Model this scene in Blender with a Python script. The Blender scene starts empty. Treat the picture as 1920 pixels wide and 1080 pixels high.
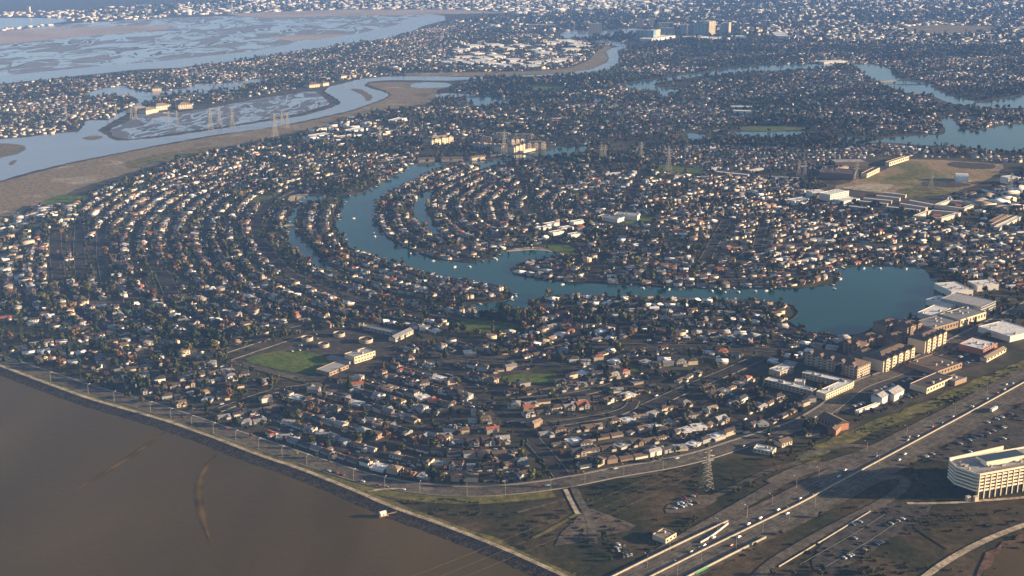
import bpy, math, random
import numpy as np
from mathutils import Vector
random.seed(7)
rng = np.random.default_rng(11)
SC = bpy.context.scene
COL = SC.collection

# ------------------------------------------------------------------ camera, sky, sun, exposure
H = 476.0
PITCH = math.radians(16.0)
F = 2360.0
cam = bpy.data.cameras.new('camera')
cam.sensor_width = 36.0
cam.lens = 36.0 * F / 1920.0
cam.clip_start = 1.0
cam.clip_end = 60000.0
camo = bpy.data.objects.new('camera', cam)
camo.location = (0, 0, H)
camo.rotation_euler = (math.pi / 2 - PITCH, 0, 0)
COL.objects.link(camo)
SC.camera = camo

SUN_EL = math.radians(10.5)
SUN_AZ = math.radians(-1.5)          # measured from +X towards -Y (towards the viewer)
sdir = Vector((math.cos(SUN_EL) * math.cos(SUN_AZ), math.cos(SUN_EL) * math.sin(SUN_AZ), math.sin(SUN_EL)))
world = bpy.data.worlds.new('World')
SC.world = world
world.use_nodes = True
wn = world.node_tree
for n in list(wn.nodes):
    wn.nodes.remove(n)
sky = wn.nodes.new('ShaderNodeTexSky')
sky.sky_type = 'NISHITA'
sky.sun_disc = False
sky.sun_elevation = SUN_EL
sky.sun_rotation = math.pi / 2 - SUN_AZ
sky.altitude = 300
bg = wn.nodes.new('ShaderNodeBackground')
bg.inputs['Strength'].default_value = 0.05
wo = wn.nodes.new('ShaderNodeOutputWorld')
wn.links.new(sky.outputs[0], bg.inputs['Color'])
wn.links.new(bg.outputs[0], wo.inputs['Surface'])
sl = bpy.data.lights.new('sun', 'SUN')
sl.energy = 5.0
sl.angle = math.radians(0.5)
sl.color = (1.0, 0.75, 0.47)
so = bpy.data.objects.new('sun', sl)
so.rotation_euler = sdir.to_track_quat('Z', 'Y').to_euler()
COL.objects.link(so)
SC.view_settings.view_transform = 'Standard'
SC.view_settings.look = 'None'
SC.view_settings.gamma = 1.0
SC.view_settings.exposure = 1.7
HAZE_DENSITY = 6.2e-5

# ------------------------------------------------------------------ map helper: where the photo's pixels meet the ground
cp, sp = math.cos(PITCH), math.sin(PITCH)
def G(px, py, z=0.0):
    a = (px - 960.0) / F
    b = (540.0 - py) / F
    dy = cp + b * sp
    dz = -sp + b * cp
    t = (H - z) / (-dz)
    return (a * t, dy * t)
def GP(pts):
    return [G(x, y) for x, y in pts]

# ------------------------------------------------------------------ materials
def new_mat(name):
    m = bpy.data.materials.new(name)
    m.use_nodes = True
    nt = m.node_tree
    return m, nt, nt.nodes['Principled BSDF']
def noise_mix(nt, bsdf, cols, scale, detail=4, coord='Object', pos=(0.35, 0.65), distort=0.0, vec_scale=None):
    tc = nt.nodes.new('ShaderNodeTexCoord')
    n = nt.nodes.new('ShaderNodeTexNoise')
    n.inputs['Scale'].default_value = scale
    n.inputs['Detail'].default_value = detail
    n.inputs['Distortion'].default_value = distort
    src = tc.outputs[coord]
    if vec_scale:
        mp = nt.nodes.new('ShaderNodeMapping')
        mp.inputs['Scale'].default_value = vec_scale
        nt.links.new(src, mp.inputs['Vector'])
        src = mp.outputs[0]
    nt.links.new(src, n.inputs['Vector'])
    r = nt.nodes.new('ShaderNodeValToRGB')
    el = r.color_ramp.elements
    k = len(cols)
    while len(el) < k:
        el.new(0.5)
    for i, c in enumerate(cols):
        el[i].position = pos[0] + (pos[1] - pos[0]) * i / (k - 1)
        el[i].color = (*c, 1)
    nt.links.new(n.outputs['Fac'], r.inputs['Fac'])
    nt.links.new(r.outputs['Color'], bsdf.inputs['Base Color'])
    return r, n
MC = {}
def M(name, col, rough=0.8, var=0.18, scale=0.35, metal=0.0, spec=0.3):
    if name in MC:
        return MC[name]
    m, nt, b = new_mat(name)
    b.inputs['Roughness'].default_value = rough
    b.inputs['Metallic'].default_value = metal
    b.inputs['Specular IOR Level'].default_value = spec
    lo = tuple(c * (1 - var) for c in col)
    hi = tuple(min(1, c * (1 + var)) for c in col)
    noise_mix(nt, b, [lo, hi], scale)
    MC[name] = m
    return m
def face_mat(name, rough=0.85, var=0.25, scale=0.3, trans=0.0):
    m, nt, b = new_mat(name)
    b.inputs['Roughness'].default_value = rough
    b.inputs['Specular IOR Level'].default_value = 0.2
    at = nt.nodes.new('ShaderNodeAttribute')
    at.attribute_name = 'face_col'
    tc = nt.nodes.new('ShaderNodeTexCoord')
    n = nt.nodes.new('ShaderNodeTexNoise')
    n.inputs['Scale'].default_value = scale
    nt.links.new(tc.outputs['Object'], n.inputs['Vector'])
    mr = nt.nodes.new('ShaderNodeMapRange')
    mr.inputs['To Min'].default_value = 1 - var
    mr.inputs['To Max'].default_value = 1 + var
    nt.links.new(n.outputs['Fac'], mr.inputs['Value'])
    vm = nt.nodes.new('ShaderNodeVectorMath')
    vm.operation = 'SCALE'
    nt.links.new(at.outputs['Color'], vm.inputs[0])
    nt.links.new(mr.outputs[0], vm.inputs['Scale'])
    nt.links.new(vm.outputs[0], b.inputs['Base Color'])
    MC[name] = m
    return m
def water_mat(name, cols, scale, rough=0.12, bump=0.15, bscale=0.25, pos=(0.3, 0.7), vs=None, spec=0.5):
    m, nt, b = new_mat(name)
    noise_mix(nt, b, cols, scale, pos=pos, vec_scale=vs, detail=9, distort=.7)
    b.inputs['Roughness'].default_value = rough
    b.inputs['IOR'].default_value = 1.33
    b.inputs['Specular IOR Level'].default_value = spec
    tc = nt.nodes.new('ShaderNodeTexCoord')
    n = nt.nodes.new('ShaderNodeTexNoise')
    n.inputs['Scale'].default_value = bscale
    n.inputs['Detail'].default_value = 3
    nt.links.new(tc.outputs['Object'], n.inputs['Vector'])
    bp = nt.nodes.new('ShaderNodeBump')
    bp.inputs['Strength'].default_value = bump
    bp.inputs['Distance'].default_value = 0.4
    nt.links.new(n.outputs['Fac'], bp.inputs['Height'])
    nt.links.new(bp.outputs[0], b.inputs['Normal'])
    MC[name] = m
    return m
def marsh_mat(name, mud, wat, scale, width=0.05, flood=0.5, vs=(1, 1, 1)):
    # tidal flat: mud cut by creeks that are the contour lines of a noise, and shallow pools of water
    m, nt, b = new_mat(name)
    tc = nt.nodes.new('ShaderNodeTexCoord')
    mp = nt.nodes.new('ShaderNodeMapping')
    mp.inputs['Scale'].default_value = vs
    mp.inputs['Rotation'].default_value = (0, 0, 0.35)
    nt.links.new(tc.outputs['Object'], mp.inputs['Vector'])
    def noise(s, d, dist):
        n = nt.nodes.new('ShaderNodeTexNoise')
        n.inputs['Scale'].default_value = s
        n.inputs['Detail'].default_value = d
        n.inputs['Distortion'].default_value = dist
        nt.links.new(mp.outputs[0], n.inputs['Vector'])
        return n.outputs['Fac']
    def math_(op, a, b_=None, v=None):
        n = nt.nodes.new('ShaderNodeMath')
        n.operation = op
        nt.links.new(a, n.inputs[0])
        if b_ is not None:
            nt.links.new(b_, n.inputs[1])
        if v is not None:
            n.inputs[1].default_value = v
        return n.outputs[0]
    a = math_('ABSOLUTE', math_('SUBTRACT', noise(scale, 4, 1.0), v=0.5))
    creek = math_('LESS_THAN', a, v=width)
    bank = math_('LESS_THAN', a, v=width*1.7)
    pools = math_('GREATER_THAN', noise(scale * 2.3, 7, 0.6), v=flood)
    w = math_('MAXIMUM', creek, math_('MULTIPLY', pools, math_('SUBTRACT', math_('ADD', creek, v=1.0), bank)))
    fine = nt.nodes.new('ShaderNodeMix')
    fine.data_type = 'RGBA'
    nt.links.new(noise(scale * 9, 6, 0), fine.inputs[0])
    fine.inputs[6].default_value = (*[c * .65 for c in mud], 1)
    fine.inputs[7].default_value = (*[c * 1.35 for c in mud], 1)
    bk = nt.nodes.new('ShaderNodeMix'); bk.data_type = 'RGBA'
    nt.links.new(bank, bk.inputs[0]); nt.links.new(fine.outputs[2], bk.inputs[6]); bk.inputs[7].default_value = (*[c * .45 for c in mud], 1)
    mix = nt.nodes.new('ShaderNodeMix')
    mix.data_type = 'RGBA'
    nt.links.new(w, mix.inputs[0])
    nt.links.new(bk.outputs[2], mix.inputs[6])
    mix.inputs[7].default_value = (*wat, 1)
    nt.links.new(mix.outputs[2], b.inputs['Base Color'])
    mr = nt.nodes.new('ShaderNodeMapRange')
    mr.inputs['To Min'].default_value = 0.7
    mr.inputs['To Max'].default_value = 0.15
    nt.links.new(w, mr.inputs['Value'])
    nt.links.new(mr.outputs[0], b.inputs['Roughness'])
    MC[name] = m
    return m

# ------------------------------------------------------------------ mesh helpers
class MB:
    def __init__(s):
        s.v = []; s.f = []; s.c = []
    def quad(s, a, b, c, d, k=0):
        i = len(s.v); s.v += [a, b, c, d]; s.f.append((i, i+1, i+2, i+3)); s.c.append(k)
    def tri(s, a, b, c, k=0):
        i = len(s.v); s.v += [a, b, c]; s.f.append((i, i+1, i+2)); s.c.append(k)
    def box(s, x0, x1, y0, y1, z0, z1, k=0, bottom=False, top=None):
        i = len(s.v)
        s.v += [(x0,y0,z0),(x1,y0,z0),(x1,y1,z0),(x0,y1,z0),(x0,y0,z1),(x1,y0,z1),(x1,y1,z1),(x0,y1,z1)]
        for q in ((0,1,5,4),(1,2,6,5),(2,3,7,6),(3,0,4,7)):
            s.f.append(tuple(i+j for j in q)); s.c.append(k)
        s.f.append((i+4,i+5,i+6,i+7)); s.c.append(k if top is None else top)
        if bottom:
            s.f.append((i+3,i+2,i+1,i)); s.c.append(k)
    def prism(s, pts, z0, z1, k=0, top=None, cap=True):
        n = len(pts); i = len(s.v)
        s.v += [(x, y, z0) for x, y in pts] + [(x, y, z1) for x, y in pts]
        for j in range(n):
            l = (j+1) % n
            s.f.append((i+j, i+l, i+n+l, i+n+j)); s.c.append(k)
        if cap:
            s.f.append(tuple(i+n+j for j in range(n))); s.c.append(k if top is None else top)
    def beam(s, a, b, r, k=0, r2=None, n=4):
        a = Vector(a); b = Vector(b); d = (b-a).normalized()
        u = d.orthogonal().normalized(); w = d.cross(u)
        r2 = r if r2 is None else r2
        i = len(s.v)
        for p, rr in ((a, r), (b, r2)):
            for j in range(n):
                t = 2*math.pi*(j+.5)/n
                q = p + u*math.cos(t)*rr + w*math.sin(t)*rr
                s.v.append(tuple(q))
        for j in range(n):
            l = (j+1) % n
            s.f.append((i+j, i+l, i+n+l, i+n+j)); s.c.append(k)
        s.f.append(tuple(i+n+j for j in range(n))); s.c.append(k)
        s.f.append(tuple(i+n-1-j for j in range(n))); s.c.append(k)
    def gable(s, x0, x1, y0, y1, z, rise, axis='x', over=0.5, t=0.22, kr=1, kw=0):
        # two roof slopes with thickness and the gable triangles of the wall
        if axis == 'x':
            ym = (y0+y1)/2; sl_ = rise/((y1-y0)/2); e = z - over*sl_
            P = lambda x, y, zz: (x, y, zz)
            A0, A1, B0, B1, m_ = x0-over, x1+over, y0-over, y1+over, ym
            xa, xb, ya, yb = x0, x1, y0, y1
        else:
            xm = (x0+x1)/2; sl_ = rise/((x1-x0)/2); e = z - over*sl_
            P = lambda x, y, zz: (y, x, zz)
            A0, A1, B0, B1, m_ = y0-over, y1+over, x0-over, x1+over, xm
            xa, xb, ya, yb = y0, y1, x0, x1
        zt = z + rise + t
        s.quad(P(A0,B0,e+t), P(A1,B0,e+t), P(A1,m_,zt), P(A0,m_,zt), kr)
        s.quad(P(A0,m_,zt), P(A1,m_,zt), P(A1,B1,e+t), P(A0,B1,e+t), kr)
        s.quad(P(A0,B0,e), P(A1,B0,e), P(A1,B0,e+t), P(A0,B0,e+t), kr)
        s.quad(P(A0,B1,e), P(A1,B1,e), P(A1,B1,e+t), P(A0,B1,e+t), kr)
        for X in (A0, A1):
            s.quad(P(X,B0,e), P(X,m_,zt-t), P(X,m_,zt), P(X,B0,e+t), kr)
            s.quad(P(X,B1,e), P(X,m_,zt-t), P(X,m_,zt), P(X,B1,e+t), kr)
        for X in (xa, xb):
            s.tri(P(X,ya,z), P(X,yb,z), P(X,m_,z+rise), kw)
    def hip(s, x0, x1, y0, y1, z, rise, over=0.5, t=0.2, kr=1):
        x0 -= over; x1 += over; y0 -= over; y1 += over
        w = min(x1-x0, y1-y0)/2
        if x1-x0 >= y1-y0:
            a, b = (x0+w, (y0+y1)/2, z+rise+t), (x1-w, (y0+y1)/2, z+rise+t)
        else:
            a, b = ((x0+x1)/2, y0+w, z+rise+t), ((x0+x1)/2, y1-w, z+rise+t)
        c = [(x0,y0), (x1,y0), (x1,y1), (x0,y1)]
        T = [(x, y, z+t) for x, y in c]
        for j in range(4):
            l = (j+1) % 4
            s.quad((*c[j], z), (*c[l], z), T[l], T[j], kr)
        if x1-x0 >= y1-y0:
            s.quad(T[0], T[1], b, a, kr); s.tri(T[1], T[2], b, kr); s.quad(T[2], T[3], a, b, kr); s.tri(T[3], T[0], a, kr)
        else:
            s.tri(T[0], T[1], a, kr); s.quad(T[1], T[2], b, a, kr); s.tri(T[2], T[3], b, kr); s.quad(T[3], T[0], a, b, kr)
    def mesh(s, name, mats):
        me = bpy.data.meshes.new(name)
        me.from_pydata([tuple(p) for p in s.v], [], s.f)
        for m in mats:
            me.materials.append(m)
        if len(mats) > 1:
            me.polygons.foreach_set('material_index', s.c)
        me.update()
        return me
def link(name, me, parent=None, loc=(0,0,0), rz=0.0, sc=None):
    o = bpy.data.objects.new(name, me)
    o.location = loc
    o.rotation_euler = (0, 0, rz)
    if sc is not None:
        o.scale = (sc, sc, sc) if not isinstance(sc, tuple) else sc
    if parent is not None:
        o.parent = parent
    COL.objects.link(o)
    return o
USED = {}
def tag(o, label, cat, group=None):
    n = USED.get(label, 0)
    USED[label] = n + 1
    o['label'] = label
    o['category'] = cat
    if group:
        o['group'] = group
    return o
def struct(name, me, kind='structure', label=None):
    o = link(name, me)
    o['kind'] = kind
    if label:
        o['label'] = label
    return o
class Acc:
    # numpy accumulator: many copies of small shapes in one mesh, with a colour per face
    def __init__(s):
        s.V = []; s.L = []; s.T = []; s.C = []; s.n = 0
    def add(s, verts, flat, tot, cols):
        s.V.append(verts); s.L.append(flat + s.n); s.T.append(tot); s.C.append(cols)
        s.n += len(verts)
    def mesh(s, name, mat):
        me = bpy.data.meshes.new(name)
        V = np.concatenate(s.V).astype(np.float32); L = np.concatenate(s.L).astype(np.int32)
        T = np.concatenate(s.T).astype(np.int32); C = np.concatenate(s.C).astype(np.float32)
        me.vertices.add(len(V)); me.vertices.foreach_set('co', V.ravel())
        me.loops.add(len(L)); me.loops.foreach_set('vertex_index', L)
        me.polygons.add(len(T))
        st = np.concatenate([[0], np.cumsum(T)[:-1]]).astype(np.int32)
        me.polygons.foreach_set('loop_start', st)
        me.polygons.foreach_set('loop_total', T)
        at = me.attributes.new('face_col', 'FLOAT_COLOR', 'FACE')
        at.data.foreach_set('color', np.concatenate([C, np.ones((len(C), 1), np.float32)], axis=1).ravel())
        me.materials.append(mat)
        me.update(calc_edges=True)
        me.validate()
        return me
def template(mb):
    V = np.array(mb.v, dtype=np.float64)
    flat = np.array([i for f in mb.f for i in f], dtype=np.int64)
    tot = np.array([len(f) for f in mb.f], dtype=np.int64)
    return V, flat, tot, np.array(mb.c)
def put(acc, tp, x, y, z, rz, sc, pal):
    V, flat, tot, k = tp
    c, s_ = math.cos(rz), math.sin(rz)
    sx, sy, sz = sc if isinstance(sc, tuple) else (sc, sc, sc)
    X = V[:, 0]*sx; Y = V[:, 1]*sy
    W = np.stack([X*c - Y*s_ + x, X*s_ + Y*c + y, V[:, 2]*sz + z], axis=1)
    acc.add(W, flat, tot, np.array(pal)[k])

# ------------------------------------------------------------------ occupancy map of the place (3 m cells)
CS = 3.0
GX0, GY0, GX1, GY1 = -5200.0, 700.0, 5200.0, 10600.0
NXG, NYG = int((GX1-GX0)/CS), int((GY1-GY0)/CS)
OCC = np.zeros((NYG, NXG), np.uint8)        # 1 water, 2 road, 3 reserved, 4 building
ZON = np.zeros((NYG, NXG), np.uint8)
def pip_mask(poly, X, Y):
    ins = np.zeros(X.shape, bool)
    n = len(poly)
    for i in range(n):
        x1, y1 = poly[i]; x2, y2 = poly[(i+1) % n]
        if y1 == y2:
            continue
        c = ((y1 > Y) != (y2 > Y)) & (X < (x2-x1)*(Y-y1)/(y2-y1) + x1)
        ins ^= c
    return ins
def rbox(x0, y0, x1, y1):
    i0 = max(0, int((x0-GX0)/CS)); i1 = min(NXG, int((x1-GX0)/CS)+2)
    j0 = max(0, int((y0-GY0)/CS)); j1 = min(NYG, int((y1-GY0)/CS)+2)
    if i1 <= i0 or j1 <= j0:
        return None
    X, Y = np.meshgrid(GX0+(np.arange(i0, i1)+.5)*CS, GY0+(np.arange(j0, j1)+.5)*CS)
    return (slice(j0, j1), slice(i0, i1)), X, Y
def raster(poly, val, grid=None, only_free=False):
    grid = OCC if grid is None else grid
    xs = [p[0] for p in poly]; ys = [p[1] for p in poly]
    r = rbox(min(xs), min(ys), max(xs), max(ys))
    if r is None:
        return
    sl_, X, Y = r
    m = pip_mask(poly, X, Y)
    if only_free:
        m &= grid[sl_] == 0
    grid[sl_][m] = val
def raster_line(pts, w, val, only_free=True):
    for (x1, y1), (x2, y2) in zip(pts[:-1], pts[1:]):
        r = rbox(min(x1, x2)-w, min(y1, y2)-w, max(x1, x2)+w, max(y1, y2)+w)
        if r is None:
            continue
        sl_, X, Y = r
        dx, dy = x2-x1, y2-y1
        L2 = dx*dx+dy*dy or 1e-9
        t = np.clip(((X-x1)*dx+(Y-y1)*dy)/L2, 0, 1)
        m = (X-x1-t*dx)**2+(Y-y1-t*dy)**2 < w*w
        if only_free:
            m &= OCC[sl_] == 0
        OCC[sl_][m] = val
def occ(x, y, grid=None):
    i = int((x-GX0)/CS); j = int((y-GY0)/CS)
    if 0 <= i < NXG and 0 <= j < NYG:
        return (OCC if grid is None else grid)[j, i]
    return 255
def free_rect(x, y, rz, hw, hd, ok=(0,)):
    c, s_ = math.cos(rz), math.sin(rz)
    nx_ = max(2, int(hw*2/5)+1)
    for a in np.linspace(-hw, hw, nx_):
        for b in (-hd, 0, hd):
            if occ(x+a*c-b*s_, y+a*s_+b*c) not in ok:
                return False
    return True
def mark_rect(x, y, rz, hw, hd, val=4):
    c, s_ = math.cos(rz), math.sin(rz)
    raster([(x+a*c-b*s_, y+a*s_+b*c) for a, b in ((-hw,-hd),(hw,-hd),(hw,hd),(-hw,hd))], val)
def resample(pts, step):
    P = np.array(pts, float)
    d = np.r_[0, np.cumsum(np.hypot(*np.diff(P, axis=0).T))]
    n = max(2, int(d[-1]/step)+1)
    t = np.linspace(0, d[-1], n)
    return np.stack([np.interp(t, d, P[:, 0]), np.interp(t, d, P[:, 1])], axis=1)
def smooth(P, it=6):
    P = P.copy()
    for _ in range(it):
        P[1:-1] = (P[:-2]+2*P[1:-1]+P[2:])/4
    return P
def normals(P):
    T = np.gradient(P, axis=0)
    T /= np.maximum(np.hypot(T[:, 0], T[:, 1])[:, None], 1e-9)
    return np.stack([-T[:, 1], T[:, 0]], axis=1)
def curve_px(pts, step=6.0, it=30):
    return smooth(resample(GP(pts), step), it)
def offset(P, d):
    N = normals(P)
    Q = P + N*d
    D = np.sqrt(((Q[:, None, :]-P[None, ::3, :])**2).sum(-1)).min(1)
    return Q, D > abs(d)-3.0
def ribbon(mb, P, w, z, k=0, w2=None):
    N = normals(np.asarray(P, float))
    w2 = w if w2 is None else w2
    for i in range(len(P)-1):
        a, b = P[i], P[i+1]; na, nb = N[i], N[i+1]
        mb.quad((a[0]-na[0]*w, a[1]-na[1]*w, z), (b[0]-nb[0]*w, b[1]-nb[1]*w, z),
                (b[0]+nb[0]*w2, b[1]+nb[1]*w2, z), (a[0]+na[0]*w2, a[1]+na[1]*w2, z), k)
def wallstrip(mb, P, off, w, z0, z1, k=0):
    # long solid strip (kerb, barrier, levee crest) along P
    N = normals(np.asarray(P, float))
    for i in range(len(P)-1):
        a = P[i]+N[i]*off; b = P[i+1]+N[i+1]*off
        a0, a1 = a-N[i]*w, a+N[i]*w; b0, b1 = b-N[i+1]*w, b+N[i+1]*w
        mb.quad((*a0,z1), (*b0,z1), (*b1,z1), (*a1,z1), k)
        mb.quad((*a0,z0), (*b0,z0), (*b0,z1), (*a0,z1), k)
        mb.quad((*a1,z0), (*b1,z0), (*b1,z1), (*a1,z1), k)
def flat_poly(name, pts, z, mat, val=None, kind='structure', edge=None):
    W = GP(pts)
    W = [tuple(p) for p in resample(W+[W[0]], 12.0)][:-1] if edge is None else W
    if edge is None:
        A = np.array(W)
        for _ in range(2):
            A = (np.roll(A, 1, 0)+2*A+np.roll(A, -1, 0))/4
        ph = np.cumsum(np.hypot(*(A-np.roll(A, 1, 0)).T))
        A[:, 0] += 1.6*np.sin(ph*.11)+1.1*np.sin(ph*.31+1); A[:, 1] += 1.6*np.sin(ph*.09+2)+1.1*np.sin(ph*.27)
        W = [tuple(p) for p in A]
    from mathutils.geometry import tessellate_polygon
    V = [(x, y, z) for x, y in W]
    tr = tessellate_polygon([[Vector(v) for v in V]])
    me = bpy.data.meshes.new(name)
    fs = []
    for t in tr:
        a, b, c = [Vector(V[i]) for i in t]
        fs.append(tuple(t) if (b-a).cross(c-a).z > 0 else tuple(reversed(t)))
    me.from_pydata(V, [], fs)
    me.materials.append(mat)
    me.update()
    if val is not None:
        raster(W, val)
    o = link(name, me)
    o['kind'] = kind
    return o, W
#@@PART2@@
# ------------------------------------------------------------------ materials of the setting
gm, nt, gb = new_mat('suburb_soil')
noise_mix(nt, gb, [(.028,.036,.016), (.05,.048,.026), (.085,.07,.048), (.11,.10,.085)], 0.035, detail=8, pos=(.3,.72))
gb.inputs['Roughness'].default_value = .95
gb.inputs['Specular IOR Level'].default_value = .1
def grain(nt, b, r, amt=.38, sc_=(.14, .6)):
    # fine tufts and wear on top of the broad patches
    tc = nt.nodes.new('ShaderNodeTexCoord'); src = r.outputs['Color']
    for k in sc_:
        g_ = nt.nodes.new('ShaderNodeTexNoise'); g_.inputs['Scale'].default_value = k; g_.inputs['Detail'].default_value = 6
        nt.links.new(tc.outputs['Object'], g_.inputs['Vector'])
        mr = nt.nodes.new('ShaderNodeMapRange'); mr.inputs['From Min'].default_value = .3; mr.inputs['From Max'].default_value = .7; mr.inputs['To Min'].default_value = 1-amt; mr.inputs['To Max'].default_value = 1+amt
        nt.links.new(g_.outputs['Fac'], mr.inputs['Value'])
        vm = nt.nodes.new('ShaderNodeVectorMath'); vm.operation = 'SCALE'
        nt.links.new(src, vm.inputs[0]); nt.links.new(mr.outputs[0], vm.inputs['Scale']); src = vm.outputs[0]
    nt.links.new(src, b.inputs['Base Color'])
def patch(name, cols, scale, detail=7, pos=(.3,.7), distort=0, vs=None):
    m, nt, b = new_mat(name)
    r, n0 = noise_mix(nt, b, cols, scale, detail=detail, pos=pos, distort=distort, vec_scale=vs)
    b.inputs['Roughness'].default_value = .95
    b.inputs['Specular IOR Level'].default_value = .1
    grain(nt, b, r)
    return m
m_tan = patch('dry_marsh', [(.13,.10,.06), (.22,.165,.10), (.19,.15,.09), (.33,.27,.19)], 0.012, 9, distort=.8)
m_olive = patch('pickleweed', [(.12,.10,.05), (.20,.15,.09)], 0.01)
m_salt = patch('salt_flat', [(.30,.24,.20), (.42,.34,.30)], 0.004)
m_grass = patch('lawn', [(.055,.085,.014), (.085,.12,.022), (.12,.13,.035)], 0.03)
m_rough = patch('rough_grass', [(.022,.026,.009), (.036,.036,.013), (.062,.047,.022), (.095,.068,.036)], 0.018, 14, distort=.3, pos=(.34,.68), vs=(1,.8,1))
m_verge = patch('verge', [(.05,.06,.015), (.13,.12,.035), (.19,.15,.06)], 0.06, 8)
m_yel = patch('yellowing_grass', [(.06,.06,.012), (.16,.13,.03), (.10,.10,.02)], .05, 8)
m_mud = patch('wet_mud', [(.10,.06,.035), (.15,.085,.05)], .05)
m_field = patch('dry_field', [(.08,.10,.03), (.17,.15,.06), (.27,.19,.10), (.30,.22,.14), (.20,.16,.13)], 0.009, 10, distort=.8, vs=(1,.5,1))
m_sand = patch('sand', [(.42,.32,.22), (.52,.42,.30)], 0.1)
m_dirt = patch('dirt', [(.07,.056,.04), (.15,.12,.088)], 0.04, 10)
m_asph = patch('asphalt', [(.036,.033,.030), (.056,.050,.044)], 0.08)
m_road = patch('worn_asphalt', [(.085,.072,.056), (.14,.118,.090)], 0.03, 10)
m_lot = patch('parking_asphalt', [(.042,.038,.033), (.085,.074,.060)], 0.04, 10)
m_path = patch('path_gravel', [(.30,.24,.17), (.44,.36,.26)], 0.1)
m_conc = M('concrete', (.50,.45,.38), .85, .12, .4)
m_rock = patch('riprap', [(.018,.016,.013), (.075,.062,.045)], 0.6)
m_walk = M('pavement_concrete', (.24,.22,.20), .9, .15, .3)
m_paint = M('road_paint', (.30,.29,.26), .7, .1)
m_lagoon = water_mat('lagoon_water', [(.002,.034,.030), (.005,.052,.044)], .004, rough=.10, bump=.25, bscale=.35, spec=.4)
m_bay = water_mat('bay_water', [(.058,.040,.013), (.082,.057,.021), (.115,.080,.034)], .005, rough=.35, bump=.5, bscale=.12, vs=(1,.4,1), spec=.08, pos=(.28,.74))
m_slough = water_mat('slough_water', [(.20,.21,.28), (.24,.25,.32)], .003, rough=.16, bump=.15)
m_far = water_mat('channel_water', [(.02,.06,.09), (.03,.075,.11)], .003, rough=.12, bump=.2)
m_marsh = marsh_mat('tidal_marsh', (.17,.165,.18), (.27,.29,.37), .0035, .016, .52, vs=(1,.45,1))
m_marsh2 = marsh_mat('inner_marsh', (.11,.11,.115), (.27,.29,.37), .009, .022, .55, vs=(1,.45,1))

# ------------------------------------------------------------------ ground, water and open land
gp = MB()
ys = [-2500, 700, 1500, 3000, 5000, 8000, 12000, 22000]; xs = [-15000, -6000, -3000, -1000, 1000, 3000, 6000, 15000]
for i in range(7):
    for j in range(7):
        gp.quad((xs[i], ys[j], 0), (xs[i+1], ys[j], 0), (xs[i+1], ys[j+1], 0), (xs[i], ys[j+1], 0))
struct('ground', gp.mesh('ground', [gm]))

LEVEE = [(-260,598),(-120,645),(0,688),(84,720),(169,751),(310,791),(400,823),(484,856),(569,884),(670,925),(738,956),(822,984),(893,1012),(938,1029),(984,1050),(1040,1075),(1110,1108),(1200,1160)]
lev = curve_px(LEVEE, 8, 8)
bay_pts = [(x-3, y+9) for x, y in LEVEE]
W = [tuple(p) for p in (lev - normals(lev)*13)]
bay_poly = W + [(900, 300), (900, -2000), (-14000, -2000), (-14000, 2600), (W[0][0]-600, W[0][1]+500)]
def poly_world(name, W, z, mat, val=None):
    from mathutils.geometry import tessellate_polygon
    V = [(x, y, z) for x, y in W]
    tr = tessellate_polygon([[Vector(v) for v in V]])
    fs = []
    for t in tr:
        a, b, c = [Vector(V[i]) for i in t]
        fs.append(tuple(t) if (b-a).cross(c-a).z > 0 else tuple(reversed(t)))
    me = bpy.data.meshes.new(name); me.from_pydata(V, [], fs); me.materials.append(mat); me.update()
    if val is not None:
        raster(W, val)
    return struct(name, me)
poly_world('bay_water', bay_poly, .3, m_bay, 1)

LAGOON = [(1107,273),(1040,277),(990,287),(960,292),(933,300),(873,303),(817,305),(767,308),(758,320),(730,333),(700,350),(673,365),(650,367),(620,369),(590,364),(570,370),(553,379),(548,393),(537,420),(533,437),(541,457),(557,477),(580,494),(607,506),(637,520),(622,500),(600,486),(604,476),(592,469),(572,457),(557,437),(553,417),(562,393),(582,378),(600,373),(643,373),(643,383),(632,403),(628,423),(637,440),(647,457),(650,466),(673,470),(700,480),(733,493),(767,503),(800,515),(833,518),(867,528),(900,530),(933,535),(957,543),(963,553),(950,565),(917,569),(890,570),(872,573),(880,582),(886,590),(903,599),(913,592),(940,588),(973,590),(990,580),(1003,564),(1027,554),(1067,552),(1133,557),(1200,558),(1267,560),(1333,562),(1400,563),(1450,567),(1493,572),(1497,587),(1487,598),(1476,604),(1498,618),(1521,624),(1555,630),(1591,631),(1619,627),(1633,615),(1662,607),(1704,604),(1732,590),(1760,578),(1771,562),(1769,537),(1755,526),(1743,514),(1729,501),(1690,499),(1633,499),(1577,500),(1563,500),(1560,508),(1569,515),(1574,524),(1563,537),(1538,534),(1493,542),(1447,541),(1333,541),(1267,540),(1200,535),(1133,532),(1067,530),(1000,521),(967,517),(957,510),(960,500),(977,493),(1000,488),(1020,487),(1043,484),(1046,475),(1030,469),(1000,466),(968,468),(945,472),(930,475),(928,484),(900,492),(880,493),(833,488),(800,482),(777,470),(753,462),(727,447),(713,433),(703,420),(702,405),(712,398),(703,387),(713,373),(733,360),(753,350),(787,333),(813,322),(833,315),(867,308),(893,313),(900,320),(933,307),(947,303),(1007,298),(1057,296),(1093,287)]
_, lag_w = flat_poly('lagoon_water', LAGOON, .3, m_lagoon, 1)
flat_poly('lagoon_water', [(816,356),(808,367),(802,387),(805,407),(815,423),(825,440),(806,440),(788,421),(775,404),(773,390),(779,375),(795,360)], .3, m_lagoon, 1)
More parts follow.
